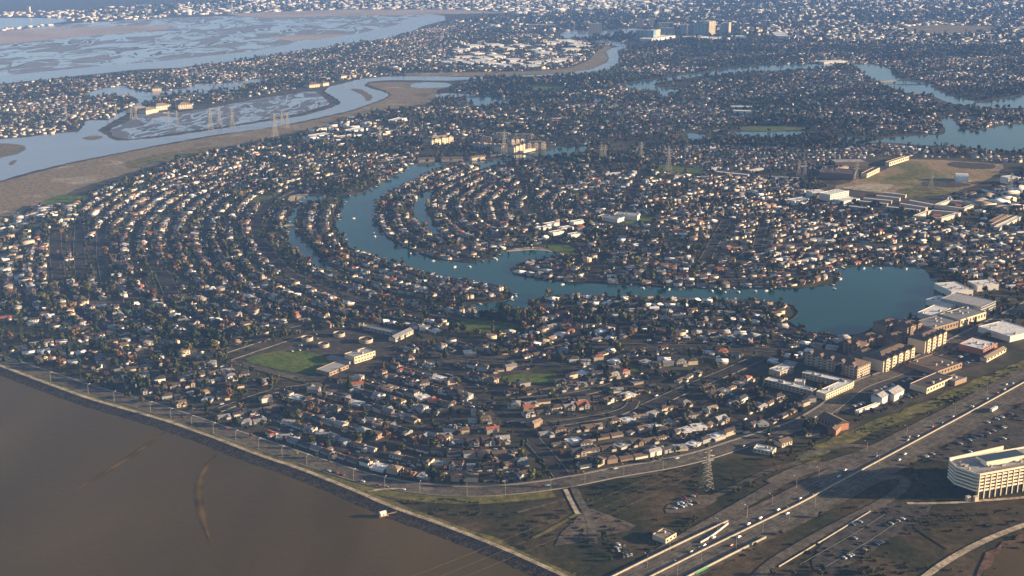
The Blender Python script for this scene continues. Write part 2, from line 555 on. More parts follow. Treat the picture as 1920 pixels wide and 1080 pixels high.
flat_poly('lagoon_water', [(1283,250),(1300,249),(1320,254),(1334,258),(1330,264),(1295,264)], .3, m_far, 1)
flat_poly('lagoon_water', [(1373,247),(1440,248),(1520,246),(1530,252),(1445,258),(1380,255)], .3, m_far, 1)
flat_poly('lake_water', [(1560,262),(1600,256),(1647,260),(1713,255),(1770,253),(1773,243),(1763,230),(1773,217),(1783,220),(1800,240),(1827,247),(1873,237),(1920,230),(2060,222),(2060,294),(1907,283),(1863,283),(1780,273),(1730,273),(1663,267),(1600,268)], .3, m_lagoon, 1)
flat_poly('lake_water', [(1597,119),(1647,122),(1670,130),(1672,138),(1693,150),(1747,158),(1754,168),(1787,182),(1847,194),(1895,182),(1920,178),(2020,178),(2020,202),(1847,203),(1780,194),(1742,177),(1710,177),(1673,167),(1640,153),(1617,137)], .3, m_far, 1)
flat_poly('lake_water', [(1320,137),(1370,128),(1423,124),(1497,121),(1560,120),(1562,127),(1480,131),(1400,136),(1353,142),(1325,143)], .3, m_far, 1)
flat_poly('lake_water', [(1163,162),(1185,155),(1223,150),(1275,142),(1320,137),(1324,141),(1280,148),(1232,154),(1225,160),(1245,167),(1276,169),(1270,175),(1255,181),(1238,181),(1232,169),(1190,168)], .3, m_far, 1)
flat_poly('pond_water', [(873,183),(920,181),(965,185),(960,192),(940,198),(900,199),(878,196)], .3, m_far, 1)
flat_poly('pond_water', [(1107,186),(1140,184),(1135,192),(1112,193)], .3, m_far, 1)
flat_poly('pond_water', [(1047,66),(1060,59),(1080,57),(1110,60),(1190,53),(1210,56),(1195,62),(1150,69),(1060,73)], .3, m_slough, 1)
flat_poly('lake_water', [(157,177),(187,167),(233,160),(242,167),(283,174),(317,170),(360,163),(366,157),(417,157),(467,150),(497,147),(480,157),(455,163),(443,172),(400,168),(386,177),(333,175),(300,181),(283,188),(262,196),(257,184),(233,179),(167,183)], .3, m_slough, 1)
# sloughs and tidal flats
flat_poly('tidal_flat', [(-900,62),(0,58),(130,44),(300,34),(430,30),(640,24),(760,24),(800,30),(772,37),(740,50),(673,65),(560,82),(467,99),(300,117),(200,125),(100,135),(0,145),(-900,190)], .3, m_marsh, 1)
flat_poly('salt_flat', [(-600,64),(0,58),(170,50),(330,47),(300,56),(140,70),(0,84),(-600,110)], .6, m_salt, 1)
flat_poly('salt_flat', [(420,26),(640,18),(860,18),(960,24),(830,27),(640,30),(480,34)], .6, m_salt, 1)
flat_poly('salt_flat', [(500,70),(560,66),(640,64),(660,66),(620,73),(540,76)], .6, m_salt, 1)
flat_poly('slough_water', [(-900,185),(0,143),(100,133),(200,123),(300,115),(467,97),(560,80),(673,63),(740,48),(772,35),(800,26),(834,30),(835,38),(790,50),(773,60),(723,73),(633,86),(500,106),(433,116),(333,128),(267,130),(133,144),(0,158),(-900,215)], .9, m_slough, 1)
flat_poly('bay_water', [(-600,33),(0,34),(125,34),(127,40),(60,50),(0,56),(-600,66)], .6, m_slough, 1)
flat_poly('tidal_marsh', [(213,257),(205,243),(245,225),(265,208),(330,212),(400,202),(480,186),(590,170),(606,182),(620,195),(560,213),(433,235),(300,254),(240,262)], .3, m_marsh2, 1)
SL = [(-700,300),(0,262),(50,258),(100,251),(147,248),(160,232),(157,227),(177,226),(203,226),(225,212),(245,203),(268,186),(276,192),(262,203),(236,215),(208,230),(199,236),(182,245),(196,252),(213,264),(240,264),(293,259),(333,254),(400,244),(500,228),(567,218),(617,204),(640,194),(633,187),(608,172),(617,163),(640,158),(673,149),(723,144),(807,143),(880,145),(940,143),(1000,141),(1060,138),(1110,130),(1137,118),(1142,110),(1136,97),(1148,90),(1173,87),(1176,90),(1157,95),(1162,113),(1161,121),(1140,131),(1107,138),(1040,144),(940,147),(880,150),(840,152),(773,151),(723,151),(690,154),(682,161),(697,167),(717,172),(730,178),(723,184),(700,193),(657,208),(567,228),(500,241),(400,254),(300,272),(200,292),(133,305),(50,325),(0,340),(-300,430),(-900,500)]
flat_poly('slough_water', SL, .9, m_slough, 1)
flat_poly('slough_water', [(815,178),(833,175),(880,177),(885,181),(840,184),(818,184)], .6, m_slough, 1)
flat_poly('slough_water', [(1112,80),(1122,75),(1150,76),(1168,81),(1176,88),(1160,88),(1140,83)], .9, m_slough, 1)
flat_poly('sandbar', [(-300,262),(0,270),(35,271),(51,277),(40,287),(0,297),(-300,330)], 1.4, m_olive)
flat_poly('sandbar', [(655,167),(675,167),(699,181),(695,189),(688,190),(682,179)], 1.4, m_olive)
flat_poly('sandbar', [(155,258),(180,254),(196,258),(180,263),(160,263)], 1.4, m_olive)
flat_poly('sandbar', [(14,312),(26,300),(32,300),(28,309)], 1.4, m_olive)
# open land
flat_poly('dry_marsh', [(0,342),(133,307),(300,274),(400,256),(567,230),(657,210),(720,187),(735,178),(722,170),(700,163),(688,158),(696,155),(740,154),(842,156),(850,160),(820,168),(815,185),(800,200),(720,208),(640,224),(600,240),(520,256),(440,272),(340,297),(250,322),(150,352),(100,375),(0,412),(-400,560),(-700,560),(-700,480)], .3, m_tan, 3)
flat_poly('dry_marsh', [(1150,92),(1136,97),(1142,110),(1134,119),(1105,131),(1060,137),(940,142),(880,143),(760,142),(760,137),(860,136),(1000,134),(1070,128),(1105,113),(1118,98),(1130,90),(1140,84)], .3, m_tan, 3)
flat_poly('pond_water', [(772,157),(800,154),(842,156),(848,160),(838,164),(790,166),(768,164)], .6, m_slough)
flat_poly('grass_field', [(232,305),(300,288),(400,275),(430,276),(340,295),(245,318)], .6, m_verge)
flat_poly('grass_field', [(75,383),(105,366),(160,363),(172,368),(150,380),(90,386)], .6, m_grass, 3)
flat_poly('sports_field', [(445,675),(500,661),(560,656),(620,668),(655,677),(640,690),(602,706),(585,704),(510,692)], .6, m_grass, 3)
flat_poly('school_yard', [(432,674),(520,640),(610,618),(720,620),(755,640),(740,672),(700,700),(600,722),(560,712)], .3, m_lot, 3)
flat_poly('park_lawn', [(838,602),(868,592),(880,600),(905,603),(960,602),(985,612),(930,625),(850,620)], .3, m_grass, 3)
flat_poly('park_lawn', [(930,706),(965,700),(1040,702),(1062,710),(1040,720),(960,720)], .3, m_grass, 3)
flat_poly('park_lawn', [(1162,690),(1190,684),(1225,690),(1205,700),(1178,700)], .3, m_grass, 3)
flat_poly('park_lawn', [(1010,462),(1040,455),(1075,462),(1080,480),(1052,484),(1044,472)], .3, m_grass, 3)
flat_poly('park_lawn', [(1150,414),(1190,405),(1235,405),(1240,413),(1190,424)], .3, m_grass, 3)
flat_poly('park_lawn', [(1205,312),(1240,308),(1300,315),(1335,323),(1310,329),(1250,322)], .3, m_grass, 3)
flat_poly('park_lawn', [(1380,240),(1420,236),(1510,238),(1525,243),(1480,247),(1400,247)], .3, m_grass, 3)
flat_poly('park_lawn', [(470,372),(500,366),(520,368),(512,382),(480,384)], .3, m_grass, 3)
flat_poly('park_lawn', [(980,164),(1030,160),(1075,163),(1060,170),(1000,172)], .3, m_grass, 3)
flat_poly('park_lawn', [(310,574),(330,566),(352,572),(345,582),(318,584)], .3, m_grass, 3)
flat_poly('dry_field', [(1704,298),(1780,301),(1885,309),(1872,325),(1835,345),(1770,366),(1690,372),(1640,360),(1556,352),(1620,334),(1680,310)], .3, m_field, 3)
flat_poly('grass_field', [(1680,356),(1740,348),(1775,356),(1760,368),(1690,372)], .6, m_verge)
flat_poly('grass_field', [(1650,338),(1700,322),(1745,318),(1760,328),(1700,340)], .5, m_verge)
flat_poly('gravel_yard', [(1790,303),(1870,309),(1862,318),(1800,316),(1770,309)], .5, m_lot)
flat_poly('gravel_yard', [(1725,340),(1790,342),(1830,346),(1800,352),(1730,350)], .55, m_lot)
flat_poly('gravel_yard', [(1572,352),(1640,344),(1680,347),(1655,361),(1600,357)], .6, m_path)
flat_poly('dry_field', [(1690,52),(1760,46),(1860,49),(1880,58),(1800,66),(1700,62)], .3, m_tan, 3)
flat_poly('beach_sand', [(536,374),(548,366),(582,363),(570,372),(553,379),(540,383)], .6, m_sand, 3)
flat_poly('beach_sand', [(940,474),(958,466),(1000,464),(1034,467),(1046,475),(1030,471),(1000,469),(968,471)], .6, m_sand, 3)
flat_poly('beach_sand', [(872,573),(884,576),(897,585),(906,594),(903,600),(888,598),(879,588)], .6, m_sand, 3)
flat_poly('bay_water', [(1835,1110),(1850,1050),(1880,1025),(1920,1004),(2080,960),(2300,1200)], .6, m_bay, 1)
flat_poly('mudflat', [(1820,1085),(1845,1045),(1875,1020),(1920,1000),(1990,978),(1990,990),(1915,1012),(1870,1038),(1850,1062),(1840,1100)], .7, m_mud)
flat_poly('rough_grass', [(715,938),(794,934),(880,940),(984,930),(1069,918),(1153,899),(1238,886),(1322,868),(1390,862),(1470,845),(1560,825),(1700,770),(1790,720),(1860,700),(1990,660),(2300,700),(2300,1200),(1120,1130),(1040,1078),(938,1024),(822,980),(760,962)], .15, m_rough, 3)
flat_poly('dirt_yard', [(1092,956),(1112,955),(1150,970),(1192,986),(1180,996),(1130,1006),(1075,1020),(1040,1024),(1052,1000),(1078,976)], .5, m_dirt, edge=1)
flat_poly('dirt_yard', [(1208,1032),(1240,1028),(1300,1000),(1380,955),(1400,948),(1404,960),(1310,1012),(1235,1050),(1200,1052)], .5, m_dirt)
flat_poly('dirt_yard', [(1260,940),(1310,925),(1345,925),(1352,945),(1300,958),(1240,968),(1232,958)], .5, m_dirt)
flat_poly('parking_lot', [(1512,1052),(1560,1006),(1648,950),(1700,938),(1755,945),(1742,962),(1715,985),(1640,1030),(1590,1062),(1540,1090)], .5, m_lot)
flat_poly('parking_lot', [(1700,838),(1810,790),(1960,740),(2100,800),(1980,860),(1880,840),(1790,872),(1740,865)], .5, m_lot)
flat_poly('parking_lot', [(1600,720),(1640,712),(1730,692),(1760,706),(1735,742),(1690,765),(1610,785),(1570,770)], .5, m_lot)
flat_poly('parking_lot', [(1745,668),(1810,640),(1850,655),(1845,685),(1800,690),(1760,680)], .5, m_lot)
flat_poly('water_sheet', [(940,1200),(938,1031)], .3, m_bay) if False else None

# ------------------------------------------------------------------ levee along the bay, roads, freeway
kb = MB()
wallstrip(kb, lev, 0, 2.2, 0.2, 2.1, 0)
for a_, za, b_, zb in ((-2.2, 2.08, -7, 1.3), (-7, 1.3, -16, .28)):
    Nl = normals(lev); jr = random.Random(3)
    jit = [jr.uniform(-.9, .9) for _ in lev]
    for i in range(len(lev)-1):
        A0, A1 = lev[i]+Nl[i]*a_, lev[i+1]+Nl[i+1]*a_
        B0, B1 = lev[i]+Nl[i]*(b_+(jit[i] if b_ < -10 else 0)), lev[i+1]+Nl[i+1]*(b_+(jit[i+1] if b_ < -10 else 0))
        kb.quad((*B0, zb), (*B1, zb), (*A1, za), (*A0, za), 1)
wallstrip(kb, lev, 4.8, 2.2, 0.2, 1.5, 2)
struct('levee', kb.mesh('levee', [m_path, m_rock, m_verge]))
raster_line([tuple(p) for p in lev], 14, 3, False)
BEACH_RD = [(-260,585),(-100,640),(0,676),(84,704),(169,732),(281,763),(400,804),(484,832),(569,862),(653,889),(710,906),(794,919),(879,925),(984,917),(1069,905),(1153,886),(1238,874),(1322,855),(1379,835),(1435,818),(1500,798),(1560,762),(1605,722),(1661,705),(1704,688),(1746,665),(1802,637),(1859,609),(1905,585),(1990,540)]
br = curve_px(BEACH_RD, 8, 10)
kb = MB(); ribbon(kb, br, 8.5, .55); struct('shore_road', kb.mesh('shore_road', [m_road]))
kb = MB(); wallstrip(kb, br, 10.2, 1.2, .1, .75); wallstrip(kb, br, -9.6, .5, .1, .72); struct('pavement', kb.mesh('pavement', [m_walk]))
raster_line([tuple(p) for p in br], 13, 2, False)
n2 = normals(br)
kb = MB()
vg = [i for i in range(len(br)) if br[i][0] < 40]
ribbon(kb, br[vg[0]:vg[-1]], 24, .2, 0, -10); struct('grass_verge', kb.mesh('grass_verge', [m_verge]))
kb = MB()
for i in range(2, len(br)-2, 2):
    ribbon(kb, br[i:i+2], .12, .62)
struct('lane_markings', kb.mesh('lane_markings', [m_paint]))

FWY = [(1120,1135),(1220,1083),(1328,1029),(1438,976),(1500,946),(1588,898),(1700,838),(1814,777),(1915,721),(2050,650)]
fw = curve_px(FWY, 8, 6)
kb = MB(); ribbon(kb, fw, 19, .75); struct('freeway', kb.mesh('freeway', [m_road]))
raster_line([tuple(p) for p in fw], 24, 2, False)
for sgn in (1, -1):
    kb = MB()
    Q = fw + normals(fw)*sgn*21.5
    ribbon(kb, Q, 2.4, .6); struct('shoulder', kb.mesh('shoulder', [m_dirt]))
kb = MB()
for off in (-14.6, -10.9, -7.2, -3.2, 3.2, 7.2, 10.9, 14.6):
    Q = fw + normals(fw)*off
    if abs(off) in (3.2, 14.6):
        ribbon(kb, Q, .12, .82)
    else:
        for i in range(0, len(Q)-1, 2):
            ribbon(kb, Q[i:i+2], .11, .82)
struct('lane_markings', kb.mesh('lane_markings', [m_paint]))
def thing_strip(name, label, cat, P, off, w, z0, z1, mat, group=None):
    kb = MB(); wallstrip(kb, P, off, w, z0, z1)
    return tag(link(name, kb.mesh(name, [mat])), label, cat, group)
m_bar = M('barrier_concrete', (.34,.30,.24), .8, .12)
seg = lambda a, b: fw[max(0, int(a*len(fw))):int(b*len(fw))]
thing_strip('median_barrier', 'long pale concrete barrier running down the middle of the freeway', 'barrier', fw, 0, .45, .7, 2.0, m_bar)
thing_strip('bridge_parapet', 'pale concrete parapet on the town side of the freeway bridge', 'parapet', seg(0,.22), 19.6, .35, .7, 2.2, m_bar)
thing_strip('bridge_parapet', 'pale concrete parapet on the bay side of the freeway bridge', 'parapet', seg(0,.22), -19.6, .35, .7, 2.4, m_bar)
thing_strip('guard_wall', 'curving white guard wall where the slip road leaves the freeway bridge', 'wall', curve_px([(1313,1020),(1330,1011),(1345,1000),(1358,990),(1365,984)], 4, 3), 0, .4, .7, 2.2, M('white_wall', (.6,.56,.5)))
flat_poly('grass_verge', [(1376,960),(1394,944),(1430,918),(1470,888),(1530,860),(1560,858),(1500,880),(1450,908),(1410,936),(1386,958)], .4, m_yel)
flat_poly('grass_verge', [(1270,1000),(1300,985),(1345,962),(1352,968),(1310,992),(1280,1008)], .4, m_yel)
flat_poly('grass_verge', [(1480,862),(1560,822),(1640,788),(1740,752),(1830,712),(1940,668),(1945,682),(1840,728),(1740,772),(1650,806),(1560,846),(1490,872)], .4, m_verge)
flat_poly('grass_verge', [(1440,1062),(1500,1018),(1600,968),(1612,972),(1520,1022),(1460,1062)], .4, m_verge)
flat_poly('grass_verge', [(690,934),(740,938),(800,968),(870,990),(950,1018),(1010,1045),(1000,1052),(930,1022),(850,990),(760,962)], .4, m_yel)
# slip roads and lanes
def lane(pts, w, z, mat=None, name='slip_road', reserve=True, it=12):
    P = curve_px(pts, 7, it); kb = MB(); ribbon(kb, P, w, z)
    struct(name, kb.mesh(name, [mat or m_road]))
    if reserve:
        raster_line([tuple(p) for p in P], w+2, 2, False)
    return P
R1 = lane([(1195,1070),(1225,1044),(1294,1003),(1379,954),(1438,921),(1470,899),(1520,880),(1570,868),(1640,842),(1740,790),(1850,735)], 6, .66)
R2 = lane([(1400,1110),(1436,1062),(1520,1013),(1605,968),(1655,944),(1695,917),(1712,900),(1692,889),(1655,893),(1590,925),(1520,960)], 5, .64)
R3 = lane([(1440,905),(1500,875),(1535,866),(1580,869),(1560,880)], 4, .70)
R4 = lane([(1330,935),(1400,905),(1440,880),(1500,868)], 3.5, .6, m_dirt, 'dirt_track')
R5 = lane([(1076,914),(1082,935),(1100,958),(1112,985),(1112,1020)], 3.5, .6, m_road, 'service_road')
R6 = lane([(1060,918),(1072,945),(1084,965)], 2, .6, m_path, 'foot_path')
R7 = lane([(1082,965),(1040,990),(1000,1010)], 2, .6, m_verge, 'foot_path')
R8 = lane([(1720,1095),(1760,1062),(1800,1038),(1855,1010),(1920,985),(2000,962)], 3, .8, m_path, 'shore_path')
R9 = lane([(1700,945),(1770,946),(1840,940),(1925,934),(2000,928)], 2, .8, m_path, 'foot_path')
R10 = lane([(1712,985),(1745,1010),(1780,1030)], 1.5, .8, m_rough, 'drain')
R11 = lane([(1605,722),(1585,735),(1560,775)], 6, .58)
R12 = lane([(1640,842),(1600,830),(1560,840),(1500,858)], 4, .6)
R13 = lane([(683,925),(695,914),(735,916),(760,918)], 1.5, .7, m_path, 'foot_path')
R14 = lane([(970,962),(1010,950),(1060,938)], 1.5, .6, m_dirt, 'foot_path')
R15 = lane([(730,940),(790,970),(860,995),(930,1020),(1000,1052),(1060,1082)], 3.2, .6, m_road, 'service_road')
lane([(425,677),(480,691),(540,706),(600,724),(660,742)], 5, .64, m_road, 'street')
lane([(434,676),(480,660),(525,645),(570,630)], 1.3, .66, m_path, 'foot_path', False)
thing_strip('concrete_kerb', 'long low wall of pale stone beside the bayside car park', 'wall', curve_px([(1460,1064),(1500,1040),(1560,1004),(1632,960)], 7, 4), 0, .3, .3, 1.3, m_bar)
lane([(1500,1060),(1560,1026),(1610,998),(1660,965)], .2, .9, m_paint, 'parking_markings', False)
lane([(1530,1075),(1590,1040),(1640,1010),(1690,975)], .2, .9, m_paint, 'parking_markings', False)

# main streets of the suburb, with a pale pavement on one side
MAINS = [([(960,752),(1020,746),(1097,739),(1153,721)], 5), ([(1035,796),(1100,787),(1165,775),(1193,764),(1188,752)], 5), ([(1212,764),(1290,728),(1364,698),(1425,670)], 7), ([(996,824),(1028,858),(1058,899)], 7), ([(1110,648),(1250,650),(1400,653),(1480,660)], 6), ([(800,665),(900,673),(1010,682),(1060,686)], 5), ([(640,326),(560,350),(512,372),(488,400),(480,420),(483,442),(498,470),(530,505),(570,530),(620,550),(700,575),(780,592),(860,604)], 8), ([(278,484),(298,503),(310,525),(322,552)], 9), ([(103,430),(104,470),(112,530)], 8), ([(150,425),(148,470),(154,520)], 7), ([(190,430),(190,480),(200,530)], 6), ([(1362,415),(1345,445),(1322,487)], 7), ([(1432,420),(1424,448),(1418,472)], 6), ([(1250,455),(1400,462),(1560,458),(1760,462)], 5), ([(405,664),(515,628),(630,596)], 6), ([(405,772),(500,735),(590,722)], 4)]
for pts, w in MAINS:
    P = lane(pts, w, .63, m_asph, 'street')
    kb = MB(); wallstrip(kb, P, w+1.0, .55, .1, .74); wallstrip(kb, P, -w-1.0, .55, .1, .74); struct('pavement', kb.mesh('pavement', [M('pavement_dull', (.15,.14,.125), .9, .25, .2)]))
def nz(x, y):
    return math.sin(x/130+2*math.sin(y/170))*math.sin(y/150+1.7*math.sin(x/210))
# ------------------------------------------------------------------ finishes of the buildings
WALLC = {'white': (.62,.58,.52), 'cream': (.56,.46,.33), 'beige': (.38,.31,.24), 'grey': (.28,.27,.26), 'tan': (.27,.19,.13), 'brown': (.20,.13,.085), 'brick': (.33,.15,.09), 'blue grey': (.30,.34,.38)}
ROOFC = {'white': (.68,.66,.65), 'pale grey': (.33,.32,.32), 'grey': (.20,.20,.21), 'dark brown': (.075,.055,.045), 'brown': (.13,.09,.065), 'terracotta': (.30,.10,.055), 'charcoal': (.05,.05,.055), 'tan': (.24,.18,.13)}
WM = {k: M('wall_' + k.replace(' ', '_'), c, .85, .08, .5) for k, c in WALLC.items()}
RM = {k: M('roof_' + k.replace(' ', '_'), c, .75, .28, .5) for k, c in ROOFC.items()}
m_glass = M('window_glass', (.03,.04,.05), .12, .1, .2, spec=.6)
m_door = M('garage_paint', (.45,.42,.36), .6, .08)
m_chim = M('chimney_brick', (.24,.12,.08), .9, .2)
m_metal = M('galvanised_steel', (.34,.31,.27), .5, .1)
m_dark = M('dark_steel', (.06,.06,.06), .6, .1)
m_white = M('white_paint', (.82,.80,.76), .5, .04)

SH = {}
def shared(key, fn):
    if key not in SH:
        SH[key] = fn()
    return SH[key]
# house shapes: name -> dict(part -> MB). k: 0 wall 1 roof 2 glass 3 garage 4 chimney
def win(mb, x, y, z, w, h, axis='x'):
    if axis == 'x':
        mb.box(x-w/2, x+w/2, y-.05, y+.05, z, z+h, 2)
    else:
        mb.box(x-.05, x+.05, y-w/2, y+w/2, z, z+h, 2)
def house_parts(kind):
    P = {'wall': MB(), 'roof': MB(), 'garage_door': MB(), 'chimney': MB()}
    wins = []
    w, r = P['wall'], P['roof']
    def W_(*a):
        m = MB(); win(m, *a); wins.append(m)
    if kind == 'ranch':
        w.box(-7.5, 7.5, -4.5, 4.5, 0, 2.8); r.gable(-7.5, 7.5, -4.5, 4.5, 2.8, 1.7); w.tri((-7.5,-4.5,2.8), (-7.5,4.5,2.8), (-7.5,0,4.5)); w.tri((7.5,-4.5,2.8), (7.5,4.5,2.8), (7.5,0,4.5))
        w.box(1.5, 7.3, -9, -4.5, 0, 2.7); r.gable(1.5, 7.3, -9, -3, 2.75, 1.3, 'y')
        P['garage_door'].box(2.2, 6.6, -9.06, -9, 0, 2.2, 3); P['chimney'].box(-7.9, -7.3, -.6, .6, 0, 5.4, 4)
        W_(-5, -4.5, .9, 2, 1.3); W_(-1.5, -4.5, .9, 1.6, 1.3); W_(7.5, 1, .9, 1.6, 1.3, 'y'); W_(7.5, -7, .9, 1.2, 1.2, 'y')
    elif kind == 'hip':
        w.box(-6.5, 6.5, -5, 5, 0, 5.5); r.hip(-6.5, 6.5, -5, 5, 5.5, 2.0)
        w.box(1, 6.8, -9, -5, 0, 2.8); r.hip(1, 6.8, -9, -5, 2.8, 1.1)
        P['garage_door'].box(1.7, 6.2, -9.06, -9, 0, 2.2, 3); P['chimney'].box(-7, -6.5, 1, 2.2, 0, 7.8, 4)
        for x in (-4.5, -1, 3.6): W_(x, -5, 3.6, 1.5, 1.2)
        W_(6.5, -1, 3.6, 1.4, 1.2, 'y'); W_(6.5, 2.5, 1, 1.8, 1.4, 'y'); W_(-4, -5, .9, 2.2, 1.4)
    elif kind == 'flat':
        w.box(-7.5, 7.5, -6.5, 6.5, 0, 2.7); r.box(-8.2, 8.2, -7.2, 7.2, 2.71, 3.0, 1, True)
        w.box(-2.2, 2.2, -2.2, 2.2, 3.0, 3.6); r.box(-2.5, 2.5, -2.5, 2.5, 3.6, 3.75, 1)
        P['garage_door'].box(2, 6.8, -6.56, -6.5, 0, 2.2, 3); P['chimney'].box(-5.5, -4.8, 2, 3, 3, 4.3, 4)
        W_(-4, -6.5, .8, 3, 1.6); W_(7.5, 2, .6, 3.5, 1.8, 'y'); W_(7.5, -3, .8, 1.8, 1.5, 'y')
    elif kind == 'cross':
        w.box(-7, 7, -4, 4, 0, 5.2); r.gable(-7, 7, -4, 4, 5.2, 1.9); w.tri((-7,-4,5.2), (-7,4,5.2), (-7,0,7.1)); w.tri((7,-4,5.2), (7,4,5.2), (7,0,7.1))
        w.box(-6.5, -.8, -7.5, -4, 0, 5.1); r.gable(-6.5, -.8, -7.5, -2, 5.15, 1.6, 'y'); w.tri((-6.5,-7.5,5.1), (-.8,-7.5,5.1), (-3.65,-7.5,6.7))
        w.box(1, 6.8, -8, -4, 0, 2.7); r.gable(1, 6.8, -8, -3.9, 2.75, 1.2, 'y')
        P['garage_door'].box(1.7, 6.2, -8.06, -8, 0, 2.2, 3); P['chimney'].box(7, 7.6, .5, 1.8, 0, 7.9, 4)
        W_(-3.6, -7.5, 3.5, 2.2, 1.3); W_(-3.6, -7.5, .9, 2.4, 1.4); W_(3.5, -4, 3.6, 1.6, 1.2); W_(7, -2, 3.4, 1.4, 1.2, 'y'); W_(7, -2, 1, 1.4, 1.2, 'y')
    elif kind == 'ell':
        w.box(-8, 8, -3.5, 3.5, 0, 2.8); r.gable(-8, 8, -3.5, 3.5, 2.8, 1.2); w.tri((-8,-3.5,2.8), (-8,3.5,2.8), (-8,0,4)); w.tri((8,-3.5,2.8), (8,3.5,2.8), (8,0,4))
        w.box(-8, -2, 3.5, 9, 0, 2.75); r.gable(-8, -2, 1, 9, 2.78, 1.1, 'y'); w.tri((-8,9,2.75), (-2,9,2.75), (-5,9,3.85))
        P['garage_door'].box(2.5, 7.3, -3.56, -3.5, 0, 2.2, 3); P['chimney'].box(-1, -.3, -.4, .7, 3.4, 5.3, 4)
        W_(-5, -3.5, .8, 2.4, 1.5); W_(-.5, -3.5, .8, 1.4, 1.5); W_(8, 0, .9, 1.8, 1.3, 'y')
    elif kind == 'town':
        w.box(-4, 4, -6.5, 6.5, 0, 5.6); r.gable(-4, 4, -6.5, 6.5, 5.6, 1.9, 'y'); w.tri((-4,-6.5,5.6), (4,-6.5,5.6), (0,-6.5,7.5)); w.tri((-4,6.5,5.6), (4,6.5,5.6), (0,6.5,7.5))
        w.box(-1.2, 1.2, -7.2, -6.5, 3, 5.4)
        P['garage_door'].box(-2.3, 2.3, -6.56, -6.5, 0, 2.2, 3); P['chimney'].box(2.2, 2.9, 2, 2.9, 6, 8.2, 4)
        W_(-2.6, -6.5, 3.5, 1.2, 1.3); W_(2.6, -6.5, 3.5, 1.2, 1.3); W_(4, -2, 3.5, 1.4, 1.2, 'y'); W_(4, 3, 3.5, 1.4, 1.2, 'y'); W_(4, 0, .9, 1.4, 1.2, 'y')
    return P, wins
KIND_W = {'ranch': 7.9, 'hip': 7.1, 'flat': 8.3, 'cross': 7.6, 'ell': 8.5, 'town': 4.3}
KIND_D = {'ranch': 9.5, 'hip': 9.4, 'flat': 7.3, 'cross': 8.4, 'ell': 9.3, 'town': 7.0}
KIND_TXT = {'ranch': 'single-storey gabled house', 'hip': 'two-storey hip-roofed house', 'flat': 'flat-roofed single-storey house', 'cross': 'two-storey gabled house', 'ell': 'low L-shaped house', 'town': 'narrow two-storey townhouse'}
HP = {k: house_parts(k) for k in KIND_W}
def house_tpl(kind, lod):
    P, wins = HP[kind]
    m = MB()
    keys = ['wall', 'roof'] + (['garage_door', 'chimney'] if lod == 0 else [])
    for p in keys:
        i = len(m.v); m.v += P[p].v; m.f += [tuple(i+j for j in f) for f in P[p].f]; m.c += P[p].c
    if lod == 0:
        for q in wins:
            i = len(m.v); m.v += q.v; m.f += [tuple(i+j for j in f) for f in q.f]; m.c += q.c
    return template(m)
HT = {(k, l): house_tpl(k, l) for k in KIND_W for l in (0, 1)}

def part_mesh(nm, mb, mats):
    me = mb.mesh(nm, mats)
    return me
def place_house(kind, wc, rc, x, y, rz, mir, hs=1.0):
    root = bpy.data.objects.new('house', None); root.empty_display_size = 3
    root.location = (x, y, .05); root.rotation_euler = (0, 0, rz); root.scale = ((-1 if mir else 1)*hs, hs, hs)
    COL.objects.link(root)
    P, wins = HP[kind]
    def mk(pn, mat, ov=None):
        mb = P[pn]
        me = shared((kind, pn, mat.name), lambda: (lambda q: q.mesh(pn, [mat]))(strip(mb)))
        return link(pn, me, root)
    mk('wall', WM[wc]); rf = mk('roof', RM[rc]); mk('garage_door', m_door)
    ch = link('chimney', shared((kind, 'ch'), lambda: strip(P['chimney']).mesh('chimney', [m_chim])), rf)
    for i, q in enumerate(wins):
        link('window', shared((kind, 'win', i), lambda: strip(q).mesh('window', [m_glass])), root)
    return root
def strip(mb):
    q = MB(); q.v = mb.v; q.f = mb.f; q.c = [0]*len(mb.f)
    return q

